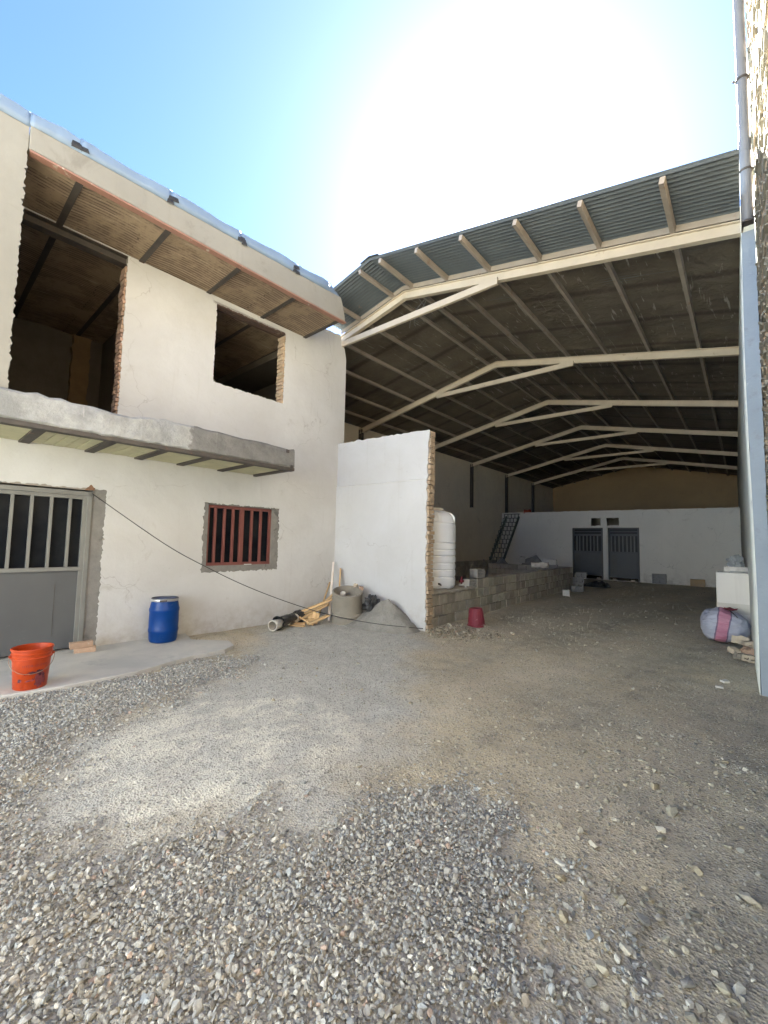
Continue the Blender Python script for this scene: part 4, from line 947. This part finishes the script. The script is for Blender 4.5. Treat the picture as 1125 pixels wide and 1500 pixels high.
hollow('hollow_block', 'grey block under the jutting one at the low wall end', 'block', .40, .2, .2, 2, 1, (-4.86, 17.1, .2), (0, 0, .5), M['block_grey'], gA)
hollow('hollow_block', 'grey block on the floor at the low wall end, lowest of three', 'block', .40, .2, .2, 2, 1, (-4.86, 17.1, .0), (0, 0, .1), M['block_grey'], gA)
for k in range(2): hollow('hollow_block', ['lower', 'upper'][k]+' one of two stacked grey blocks against the white room wall right of the doors', 'block', .52, .215, .2, 2, 1, (-2.92, 22.27, .216*k), (0, 0, .03), M['block_grey'], gA)
def plain_box(name, label, cat, size, loc, rotz, mat, group=None, bevel=.008, jit=.006):
    mb = MB(); mb.obox((0, 0, size[2]/2), (Vector((1, 0, 0)), Vector((0, 1, 0)), Vector((0, 0, 1))), [q/2 for q in size], jit)
    return tag(mb.build(name, mat, bevel=bevel, loc=loc, rot=(0, 0, rotz)), label, cat, group)
def chipped(name, label, cat, size, loc, rot, mat, group=None, seed=0, amp=.012):
    """block with chipped, uneven faces"""
    bm = bmesh.new(); bmesh.ops.create_cube(bm, size=1); bmesh.ops.subdivide_edges(bm, edges=bm.edges, cuts=5, use_grid_fill=True)
    rr = random.Random(seed)
    for v in bm.verts:
        p = Vector((v.co.x*size[0], v.co.y*size[1], v.co.z*size[2])); on = sum(abs(abs(c)-.5) < 1e-4 for c in v.co)
        ms = min(size); q = mnoise.noise_vector(p*min(14, 1.6/ms)*1.0+Vector((seed*3.1, 0, 0))); p += Vector(q)*min(amp, ms*.30)*(1.5 if on > 1 else .6)
        if on > 1: p *= 1-.02*rr.random()
        v.co = p+Vector((0, 0, size[2]/2))
    me = bpy.data.meshes.new(name); bm.to_mesh(me); bm.free()
    return tag(link(name, me, mat, None, 0, True, loc, rot), label, cat, group)
plain_box('tile', 'square white tile leaning on the hollow block by the water tank', 'tile', (.20, .02, .21), (-4.73, 8.34, .60), DW, M['stonewhite'], None, .003, .003).rotation_euler[0] = -.12
plain_box('carton', 'flat brown carton on the floor against the white room wall at the right', 'carton', (.50, .3, .29), (-1.55, 22.25, 0), .05, M['far_plaster'], None, .006)
chipped('stone_block', 'white cut stone block on the floor beside the low wall', 'stone block', (.20, .2, .19), (-4.38, 14.15, 0), (0, 0, .3), M['stonewhite'], 'white stone blocks', 3)
chipped('stone_block', 'long white stone block on the stack behind the low wall', 'stone block', (.52, .22, .2), (-5.72, 16.55, .86), (0, 0, .02), M['stonewhite'], 'white stone blocks', 4)
chipped('stone_block', 'upright white stone block stuck in the grey rubble heap', 'stone block', (.26, .15, .30), (-8.25, 20.1, .72), (.1, .05, .2), M['stonewhite'], 'white stone blocks', 5)
chipped('stone_block', 'pale rounded lump of plaster resting on the low wall near its far end', 'stone block', (.55, .3, .16), (-5.55, 15.1, .80), (0, 0, .3), M['room_white'], 'white stone blocks', 6, .05)
for k in range(4): chipped('block', ['bottom', 'second', 'third', 'top'][k]+' grey block in the stack under the long white stone block', 'block', (.56, .24, .212), (-5.70, 16.55, .214*k), (0, 0, .05*k), M['block_grey'], 'stack of grey blocks', 7+k, .008)

# rubble heaps inside the enclosure
def heap(name, label, cat, c, rx, ry, h, mat, seed, amp=.03, n=70, cut=None, pw=1.0, expo=1.0):
    vs = []; fs = []
    for j in range(n+1):
        for i in range(n+1):
            a, b = -1.25+2.5*i/n, -1.25+2.5*j/n; r = math.hypot(a, b)*(1+.16*mnoise.noise(Vector((a*1.7+seed, b*1.7, 3))))
            z = h*(math.sqrt((1-r)**2+.012)+(1-r))/2*1.0-.012 if expo == 1 else h*max(-.05, 1-r**expo)
            z = min(z, h*.97); x = c[0]+a*rx; y = c[1]+b*ry
            z += amp*mnoise.fractal(Vector((x*4, y*4, seed)), 1.0, 2.0, 4)*min(1, max(0, z/.1))
            if cut: x, y = cut(x, y)
            vs.append((x-c[0], y-c[1], z-.02-.03*max(0, r-1)))
    for j in range(n):
        for i in range(n): a = j*(n+1)+i; fs.append((a, a+1, a+n+2, a+n+1))
    mb = MB(); mb.add(vs, fs); return tag(mb.build(name, mat, smooth=True, loc=c), label, cat)
heap('rubble_heap', 'grey rubble heap behind the low wall in front of the back room, the larger one', 'heap', (-7.8, 20.5, 0), 1.35, 1.1, 1.18, M['block_grey'], 5, .10, 40)
heap('rubble_heap', 'grey rubble heap at the foot of the dark stair', 'heap', (-9.0, 19.4, 0), 1.1, .9, .98, M['block_grey'], 9, .10, 40)
for k, (x, y, z, s) in enumerate([(-8.6, 19.9, .45, .22), (-6.9, 19.0, .55, .26), (-7.2, 19.4, .6, .2), (-9.6, 18.6, .78, .2), (-8.0, 18.2, .35, .3), (-6.4, 18.6, .5, .24)]):
    chipped('rubble_chunk', 'grey concrete lump '+['lying between the two heaps', 'at the right foot of the larger heap', 'low on the front of the larger heap', 'lying on the low wall on the left', 'in front of the larger heap in the middle of the enclosure', 'between the larger heap and the white stone block'][k], 'rubble', (s*1.5, s, s), (x, y, z-.2), (.2*k, .3, k), M['block_grey'], 'broken lumps in the enclosure', 30+k, .07)

# steel stair up to the roof of the back room
st = thing('stair', 'steep dark steel stair leading up to the roof of the back room', 'stair', (-9.75, 19.9, 0))
Y0, Y1, Z1, n = .0, 2.55, 3.28, 14
for x in (-.36, .36):
    mb = MB(); mb.bar((x, Y0-.1, .0), (x, Y1, Z1-.15), .04, .16); mb.build('stringer', M['stair'], st)
for k in range(n):
    y = Y0+(Y1-Y0)*(k+.5)/n; z = Z1*(k+1)/n
    mb = MB(); mb.box(-.42, y-.10, z-.03, .42, y+.10, z); mb.build('tread', M['stair'], st)
    for x in (-.40, .40, -.2, 0, .2):
        mb = MB(); mb.bar((x, y-.09, z-Z1/n), (x, y-.09, z-.03), .03, .03, (0, 1, 0)); mb.build('riser_bar', M['stair'], st)
chipped('cloth_bundle', 'small dull orange bundle on top of the back room above the stair', 'bundle', (.34, .24, .17), (-9.0, 22.65, 3.33), (0, 0, .2), M['rag_orange'], None, 14, .06)

# things on the floor of the hall
heap('plastic_bag', 'flat black plastic bag on the floor beyond the low wall end', 'bag', (-4.55, 18.6, 0), .50, .40, .22, M['black_plastic'], 12, .10, 40, expo=2.0)
bx = thing('masonry_bench', 'square whitewashed masonry block standing against the right wall behind the sack', 'masonry block', (-.19, 10.5, 0))
mb = MB(); mb.box(-.24, -.35, -.05, .245, .4, 1.16); mb.build('body', M['room_white'], bx, bevel=.015)
mb = MB(); mb.box(-.235, -.352, .42, .24, -.349, .60); mb.build('cement_patch', M['tank_top'], bx)
plain_box('box', 'small white box on top of the masonry block', 'box', (.36, .30, .10), (-.14, 10.72, 1.16), 0, M['room_white'], None, .008)
def crumple(name, label, cat, loc, r, mat, seed, squash=.7, amp=.35, sub=4, group=None):
    bm = bmesh.new(); bmesh.ops.create_icosphere(bm, subdivisions=sub, radius=1)
    for v in bm.verts:
        p = v.co.copy(); q = mnoise.fractal(p*1.6+Vector((seed, 0, 0)), .9, 2.0, 5); q2 = abs(mnoise.noise(p*4+Vector((0, seed, 0))))
        p *= 1+amp*q-.25*amp*q2; p.z = max(p.z*squash, -squash*.55); v.co = Vector((p.x*r[0], p.y*r[1], (p.z+squash*.55)*r[2]))
    me = bpy.data.meshes.new(name); bm.to_mesh(me); bm.free()
    return tag(link(name, me, mat, None, 0, True, loc), label, cat, group)
crumple('plastic_bag', 'crumpled clear plastic bag on the small white box by the right wall', 'bag', (-.15, 10.68, 1.258), (.14, .13, .17), M['ply'], 3, .8, .45)
tag(MB().lathe([(.10, .0), (.115, .02), (.112, .022), (.02, .012)], n=24).build('plate', M['stonewhite'], smooth=True, loc=(-.12, 10.35, 1.162)), 'small pale plate on the front of the masonry block', 'plate')

# woven sack with a pink band
bm = bmesh.new(); bmesh.ops.create_uvsphere(bm, u_segments=72, v_segments=48, radius=1)
for v in bm.verts:
    x, y, z = v.co; sgn = lambda t, e: math.copysign(abs(t)**e, t)
    x, y, z = sgn(x, .80), sgn(y, .8), sgn(z, .74)
    nn = mnoise.fractal(Vector((x*1.7, y*1.7, z*1.7+5)), 1, 2, 4); k = 1+.06*nn-.06*abs(mnoise.noise(Vector((x*1.6, y*3.0, z*6))))-.03*abs(mnoise.noise(Vector((x*5, y*2, z*3+9))))
    z *= 1-.26*max(0, x+.1)+.05*math.sin(3*y); y *= 1+.10*max(0, -z)          # slumps to the right
    z = max(z, -.92); v.co = Vector((x*.345*k, y*.30*k, z*.30*k+.276))
me = bpy.data.meshes.new('body'); bm.to_mesh(me); bm.free()
sk_ = thing('sack', 'fat pale blue woven sack with a pink band, leaning against the right wall', 'sack', (-.305, 9.52, 0), .05)
link('body', me, M['sack'], sk_, 0, True)
mb = MB(); mb.tube([(.02, -.06, .565), (.07, -.12, .555), (.13, -.2, .50), (.17, -.23, .45)], [.012, .010, .008, .006], 7); mb.build('tie_string', M['black_plastic'], sk_, smooth=True)
mb = MB(); rr = random.Random(4); vs = []
for k in range(12):
    a = 2*PI*k/12; vs += [(.08+.05*math.cos(a), -.03+.05*math.sin(a), .55), (.08+.11*math.cos(a)*rr.uniform(.7, 1.2), -.03+.10*math.sin(a), .575+rr.uniform(-.015, .025))]
vs.append((.08, -.03, .56)); mb.add(vs, [(2*k, (2*k+2) % 24, (2*k+3) % 24, 2*k+1) for k in range(12)]+[(24, (2*k+2) % 24, 2*k) for k in range(12)]); o = mb.build('gathered_mouth', M['red_plastic'], sk_, smooth=True); md = o.modifiers.new('thick', 'SOLIDIFY'); md.thickness = .006

gB = 'broken hollow bricks beside the sack'
hollow('broken_brick', 'pale hollow brick piece with two square holes at the front of the pile', 'brick', .17, .085, .10, 2, 1, (.0, 8.12, .0), (0, .12, .1), M['hollow_brick'], gB, .024, 1, .004)
hollow('broken_brick', 'squarish pale brick slab topmost in the pile below the sack', 'brick', .21, .11, .05, 1, 1, (-.10, 8.72, .13), (-.25, .05, -.1), M['hollow_brick'], gB, .05, 2, .006)
hollow('broken_brick', 'pale brick piece with one small hole high at the back of the pile', 'brick', .13, .10, .10, 1, 1, (.02, 8.66, .10), (.1, -.3, .4), M['hollow_brick'], gB, .04, 3, .006)
chipped('broken_brick', 'flat pale brick shard at the left of the pile by the sack', 'brick', (.15, .12, .06), (-.15, 8.45, .03), (.3, .2, .6), M['hollow_brick'], gB, 41, .03)
chipped('broken_brick', 'brown brick chunk in the middle of the pile by the right wall', 'brick', (.15, .13, .10), (-.02, 8.42, .02), (.1, .3, .2), M['brick_piece'], gB, 42, .04)
chipped('broken_brick', 'dull brick lump at the bottom of the pile next to the wall', 'brick', (.13, .12, .12), (.03, 8.35, .01), (.5, .1, 1.2), M['brick_piece'], gB, 43, .04)
chipped('broken_brick', 'grey mortar lump at the front left of the brick pile', 'brick', (.14, .12, .08), (-.10, 8.2, .0), (0, .2, 2.1), M['ring'], gB, 44, .04)
chipped('broken_brick', 'small brick crumb at the back left of the pile against the sack', 'brick', (.10, .09, .06), (-.19, 8.62, .0), (0, .2, 1.1), M['brick_piece'], gB, 45, .03)
for k, (x, y, s, L) in enumerate([(-.27, 6.36, .045, 'white chip lying on the dirt near the right wall, nearer one'), (-.23, 6.66, .055, 'white chip lying on the dirt near the right wall, farther one')]):
    chipped('stone_chip', L, 'stone', (s*1.6, s, s*.4), (x, y, .0), (0, 0, k), M['stonewhite'], 'white chips on the dirt', 50+k, .02)
for k, (x, y, s, L) in enumerate([(-.38, 2.22, .075, 'dark flat stone in the dirt near the right bottom corner'), (-.33, 2.28, .05, 'round pale stone touching the dark flat stone'), (-.03, 2.68, .10, 'large buff stone near the right edge of the yard'), (-.21, 2.02, .065, 'dark grey stone at the right bottom of the yard'), (-.1, 1.96, .07, 'long pale stone low at the right edge'), (-2.2, 1.28, .09, 'flat grey stone where gravel meets the grey dirt')]):
    lv, lf = lump(16, (.75, .55, .36), 200+k); mb = MB(); c_ = [(.20, .20, .19), (.40, .385, .34), (.36, .335, .28), (.22, .22, .215), (.38, .36, .31), (.33, .33, .32)][k]; mb.cur = c_
    s *= .62; mb.add([tuple(p*s) for p in lv], [tuple(f) for f in lf]); mb.cur = (1, 1, 1); tag(mb.build('stone', M['stone'], loc=(x, y, s*.08), rot=(.1, .1, k*1.3)), L, 'stone', 'single larger stones on the dirt')

# ------------------------------------------------------------------ in front of the house and cross wall
sand = heap('sand_heap', 'grey-brown heap of building sand piled against the white cross wall', 'sand heap', (-5.16, 6.24, 0), .98, .56, .57, M['sand'], 3, .040, 130, lambda x, y: (x if x < -5.16 else -5.16+(x+5.16)*.64, min(y, 6.47)))

rg = thing('concrete_ring', 'round open concrete ring half buried in the sand heap', 'concrete ring', (-5.98, 5.95, 0))
mb = MB(); mb.lathe([(.300, -.05), (.300, .17), (.312, .18), (.312, .20), (.298, .215), (.293, .56), (.300, .575), (.300, .615), (.268, .62), (.262, .05)], n=48, cap0=False)
mb.build('shell', M['ring'], rg, smooth=True)
from mathutils import Quaternion
rg.rotation_mode = 'QUATERNION'; RQ = Quaternion((.71, .71, 0), R(15)); rg.rotation_quaternion = RQ; rg.location = (-6.05, 6.03, .03)
def on_ring(p): return Vector(rg.location)+RQ @ Vector(p)
crumple('paper_scrap', 'crumpled pale paper inside the concrete ring', 'scrap', on_ring((-.15, .02, .47)), (.065, .06, .075), M['tank_top'], 8, .7, .5, 3)
chipped('brick_scrap', 'small yellowish brick scrap on the back rim of the concrete ring', 'brick scrap', (.07, .06, .06), on_ring((-.05, .278, .615)), (.1, .1, .4), M['hollow_brick'], 'scraps on the ring rim', 71, .02)
chipped('brick_scrap', 'small reddish brick scrap on the right of the ring rim', 'brick scrap', (.08, .06, .065), on_ring((.13, .25, .615)), (.0, .1, .1), M['brick_piece'], 'scraps on the ring rim', 72, .02)
crumple('plastic_bag', 'crumpled black plastic bag between the ring and the sand heap', 'bag', (-5.52, 6.17, .27), (.16, .12, .2), M['black_plastic'], 5, .9, .6)

# timber
gW = 'timber offcuts piled in the corner'
def plank(label, p, q, w_, h_, mat='wood', tone=1.0, up=(0, 0, 1)):
    p = Vector(p); q = Vector(q); mb = MB(); mb.cur = (tone, tone*.99, tone*.95); mb.bar((0, 0, 0), q-p, w_*1.3, h_*1.2, up); mb.cur = (1, 1, 1)
    return tag(mb.build('plank', M[mat], bevel=.003, seg=1, loc=p), label, 'plank', gW)
plank('tall whitish batten standing in the corner, longest of the timber', (-6.30, 5.78, .02), (-6.84, 6.36, 1.13), .035, .03, 'wood_white')
plank('tall tan plank leaning just right of the whitish batten', (-6.28, 6.0, .0), (-6.68, 6.42, .99), .075, .025, 'wood', 1.1, (1, 1, 0))
plank('thin brown strip leaning left of the whitish batten', (-6.55, 5.7, .02), (-6.87, 6.3, .70), .025, .02, 'wood', .7)
plank('wide pale board sloping up to the ring, uppermost of the offcuts', (-6.78, 5.22, .12), (-6.30, 5.86, .44), .085, .03, 'wood', 1.15)
plank('narrow board under the wide pale one, sloping to the ring', (-6.60, 5.25, .06), (-6.30, 5.72, .33), .05, .03, 'wood', .85)
plank('short board lying flat at the left front of the offcuts', (-6.62, 4.98, .02), (-6.36, 5.24, .03), .08, .022, 'wood', 1.2)
plank('thin lath lying across the front of the offcuts', (-6.52, 5.22, .13), (-6.20, 5.30, .02), .025, .02, 'wood', 1.25)
plank('board sloping up at the right end of the offcuts beside the ring', (-6.27, 5.22, .03), (-6.13, 5.62, .17), .07, .03, 'wood', 1.05)
plank('stubby yellow block standing on end among the offcuts', (-6.36, 5.45, .0), (-6.35, 5.5, .20), .09, .07, 'wood', 1.3)
plank('second stubby block leaning on the yellow block', (-6.42, 5.38, .0), (-6.50, 5.52, .17), .08, .05, 'wood', 1.15)
plank('dark strip buried at the back of the offcuts by the house wall', (-6.80, 5.15, .05), (-6.45, 5.9, .30), .04, .03, 'wood', .6)
plank('reddish strip between the two sloping boards', (-6.70, 5.20, .09), (-6.33, 5.80, .36), .03, .025, 'wood', .75)

plank('flat offcut lying at the very front of the timber on the ground', (-6.50, 5.0, .015), (-6.22, 5.10, .02), .07, .02, 'wood', 1.1)
plank('pale offcut lying crosswise beneath the sloping boards', (-6.72, 5.42, .04), (-6.30, 5.36, .10), .07, .028, 'wood', 1.2)
plank('steep narrow board rising from the offcuts against the ring', (-6.55, 5.42, .05), (-6.40, 5.98, .52), .05, .025, 'wood', 1.0)

# pvc pipe with a black plastic sleeve on it
pv = thing('pvc_pipe', 'short off-white plastic pipe with an open end lying by the house wall', 'pipe', (-6.30, 4.46, .10))
d_ = Vector((-.33, .78, .0)).normalized(); tq = d_.to_track_quat('Z', 'Y').to_euler()
mb = MB(); mb.lathe([(.088, 0), (.092, .01), (.092, .10), (.086, .115), (.086, .80), (.078, .80), (.078, 0)], n=36, cap0=False, cap1=False); mb.add([], [])
n0 = len(mb.v); mb.f += [(k, (k+1) % 36, 6*36+(k+1) % 36, 6*36+k) for k in range(36)]
mb.build('tube', M['pvc_white'], pv, smooth=True, rot=tq)
mb = MB(); vs = []; rows = 26; nn = 40
for i in range(rows+1):
    z = .17+.80*i/rows; r0 = .098+(.03 if i == 0 else 0)
    if i > rows-9: r0 = .098*(1-.45*math.exp(-((i-(rows-6))/2.0)**2))+(.025 if i > rows-4 else 0)
    for k in range(nn):
        a = 2*PI*k/nn; q = mnoise.fractal(Vector((math.cos(a)*2, math.sin(a)*2, z*9)), .9, 2, 4); vs.append(((r0+.018*q)*math.cos(a), (r0+.018*q)*math.sin(a), z))
mb.add(vs, [(i*nn+k, i*nn+(k+1) % nn, (i+1)*nn+(k+1) % nn, (i+1)*nn+k) for i in range(rows) for k in range(nn)]+[tuple(rows*nn+k for k in range(nn))])
o = mb.build('plastic_sleeve', M['black_plastic'], None, smooth=True, loc=(-6.30, 4.46, .115), rot=tq); tag(o, 'black plastic sleeve pulled over the rear of the off-white pipe', 'plastic wrap')

# blue barrel
ba = thing('barrel', 'blue plastic barrel with dark lid standing by the house wall on the concrete', 'barrel', (-6.70, 2.80, .045))
mb = MB(); mb.lathe([(.02, 0), (.165, .0), (.182, .012), (.192, .05), (.198, .14), (.206, .16), (.206, .19), (.200, .21), (.203, .32), (.200, .44), (.206, .46), (.206, .49), (.197, .51), (.188, .57), (.178, .605), (.178, .63)], n=56); mb.build('body', M['blue_plastic'], ba, smooth=True)
mb = MB(); mb.lathe([(.181, .600), (.191, .604), (.194, .618), (.191, .634), (.181, .638)], n=56, cap0=False, cap1=False); cr = mb.build('clamp_ring', M['clamp'], ba, smooth=True)
mb = MB(); a = R(-28); mb.obox((.198*math.cos(a), .198*math.sin(a), .618), (Vector((-math.sin(a), math.cos(a), 0)), Vector((math.cos(a), math.sin(a), 0)), Vector((0, 0, 1))), (.05, .007, .014)); mb.build('lever', M['dark_steel'], cr, bevel=.003)
mb = MB(); mb.lathe([(.186, .638), (.182, .648), (.168, .648), (.160, .622), (.02, .62)], n=56, cap0=False); mb.build('lid', M['barrel_lid'], ba, smooth=True)

# orange bucket
bk = thing('bucket', 'bright orange open bucket with dark print and wire bail on the concrete edge', 'bucket', (-5.625, 1.06, .04))
H_ = .405; rb, rt = .138, .166; rad = lambda z: rb+(rt-rb)*z/H_
prof = [(.02, .004), (rb-.006, .004), (rb, .012), (rad(.30), .30), (rad(.30)+.010, .302), (rad(.31)+.010, .315), (rad(.32)+.002, .322), (rad(.345)+.002, .345), (rad(.345)+.009, .347), (rad(.352)+.009, .356), (rad(.36)+.002, .360), (rad(.385)+.002, .388), (rad(.39)+.011, .390), (rad(.40)+.011, .402), (rad(.4)+.004, .408), (rad(.4)-.004, .405), (rad(.3)-.005, .30), (rb-.006, .02), (.01, .02)]
mb = MB(); mb.lathe(prof, n=64); mb.build('body', M['orange'], bk, smooth=True)
# print, wrapped on the shell: text and a dark picture. angle 0 = towards the camera
A0 = math.atan2(-1.06, 5.625)
def wrap(u, z): a = A0+u/rad(z); r = rad(z)+.0012; return (r*math.cos(a), r*math.sin(a), z)
def print_mesh(name, polys, mat):
    mb = MB()
    for pl in polys:
        n = len(pl); cxp = sum(p[0] for p in pl)/n; czp = sum(p[1] for p in pl)/n
        mb.add([wrap(*p) for p in pl]+[wrap(cxp, czp)], [(k, (k+1) % n, n) for k in range(n)])
    return mb.build(name, mat, bk)
tc = bpy.data.curves.new('lettering', 'FONT'); tc.body = 'HYDR-GUMM'; tc.size = .034; tc.align_x = 'CENTER'; tc.resolution_u = 2
to = bpy.data.objects.new('lettering', tc); tm = bpy.data.meshes.new_from_object(to); bpy.data.objects.remove(to); bpy.data.curves.remove(tc)
for v in tm.vertices: v.co = wrap(v.co.x+.03, v.co.y+.232)
tm.name = 'lettering'; link('lettering', tm, M['ink_pale'], bk)
rr = random.Random(14)
def blob(cx_, cz_, rx, rz_, n=16, rag=.25, sd=0):
    r_ = random.Random(sd); return [(cx_+rx*math.cos(2*PI*k/n)*(1+r_.uniform(-rag, rag)), cz_+rz_*math.sin(2*PI*k/n)*(1+r_.uniform(-rag, rag))) for k in range(n)]
print_mesh('picture', [[(-.055, .158), (-.02, .182), (.015, .188), (.045, .178), (.04, .16), (.0, .158)], blob(.06, .178, .02, .022, sd=1), blob(.085, .17, .018, .025, sd=2), blob(.105, .145, .018, .014, sd=3), blob(.075, .15, .014, .016, sd=4), blob(.11, .12, .014, .016, sd=8)], M['ink'])
print_mesh('picture', [blob(.085, .125, .03, .055, 22, .3, sd=5), blob(.055, .115, .02, .05, 22, .3, sd=6), blob(.07, .06, .03, .04, 20, .35, sd=7), blob(.115, .09, .018, .04, 20, .35, sd=9)], M['ink_pale'])
print_mesh('label_band', [[(-.105, .085), (-.085, .085), (-.085, .118), (-.105, .118)]], M['ink'])
print_mesh('label_band', [[(-.083, .09), (-.03, .088), (.02, .093), (.035, .108), (.02, .116), (-.083, .116)]], M['ink_pale'])
mb = MB(); N = 26; side = Vector((-math.sin(A0), math.cos(A0), 0)); fwd = Vector((math.cos(A0), math.sin(A0), 0)); pts = []
for k in range(N+1):
    t = PI*k/N; p = side*(.182*-math.cos(t))+fwd*(.165*math.sin(t)+.01); z = .325-.155*max(0, math.sin(t))**.8; pts.append((p.x, p.y, z))
mb.tube(pts, .0028, 7); mb.build('bail', M['handle'], bk, smooth=True)
for s_ in (-1, 1):
    mb = MB(); p = side*.172*s_; mb.lathe([(.014, -.012), (.014, .012)], (p.x, p.y, .325), 12); mb.build('ear', M['orange'], bk)

# upturned red bucket
rbk = thing('bucket', 'dusty dark red bucket turned upside down beside the low block wall', 'bucket', (-4.02, 7.56, .0), 0)
rbk.rotation_euler = (0, -.05, .4)
mb = MB(); mb.lathe([(.160, 0), (.178, .0), (.180, .03), (.166, .035), (.163, .055), (.158, .06), (.128, .335), (.120, .345), (.112, .338), (.02, .335)], n=40, cap0=False); mb.build('body', M['red_plastic'], rbk, smooth=True)
mb = MB(); 
for k in range(10):
    a = 2*PI*k/10; mb.bar((.158*math.cos(a), .158*math.sin(a), .07), (.133*math.cos(a), .133*math.sin(a), .30), .012, .008, (math.cos(a), math.sin(a), 0))
mb.build('rib', M['red_plastic'], rbk)

# two bricks at the door
chipped('brick', 'brick lying flat on the concrete at the door foot, lower of the two', 'brick', (.11, .24, .065), (-6.78, 1.83, .045), (0, 0, -.25), M['brick_piece'], 'two bricks stacked at the door', 91, .008)
chipped('brick', 'brick lying crosswise on another one at the door foot, upper of the two', 'brick', (.10, .25, .07), (-6.80, 1.79, .112), (.03, 0, -.05), M['brick_piece'], 'two bricks stacked at the door', 92, .008)

# cable from the door head down to the cross wall
ctl = [(-6.966, 1.84, 2.19), (-6.514, 2.66, 1.508), (-6.223, 3.186, 1.157), (-5.926, 3.725, .849), (-5.585, 4.345, .563), (-5.266, 4.924, .35), (-4.883, 5.617, .177), (-4.465, 6.39, .05)]
cv = bpy.data.curves.new('cable', 'CURVE'); cv.dimensions = '3D'; sp = cv.splines.new('POLY'); sp.points.add(len(ctl)-1)
for p, c in zip(sp.points, ctl): p.co = (*c, 1)
def catmull(P, n=6):
    out = []; P = [Vector(p) for p in P]
    for i in range(len(P)-1):
        p0, p1, p2, p3 = P[max(i-1, 0)], P[i], P[i+1], P[min(i+2, len(P)-1)]
        for k in range(n):
            t = k/n; out.append(.5*((2*p1)+(p2-p0)*t+(2*p0-5*p1+4*p2-p3)*t*t+(3*p1-p0-3*p2+p3)*t**3))
    return out+[P[-1]]
bpy.data.curves.remove(cv)
mb = MB(); mb.tube(catmull(ctl), .006, 7); tag(mb.build('cable', M['cable'], smooth=True), 'black cable sagging from the door head down to the foot of the cross wall', 'cable')
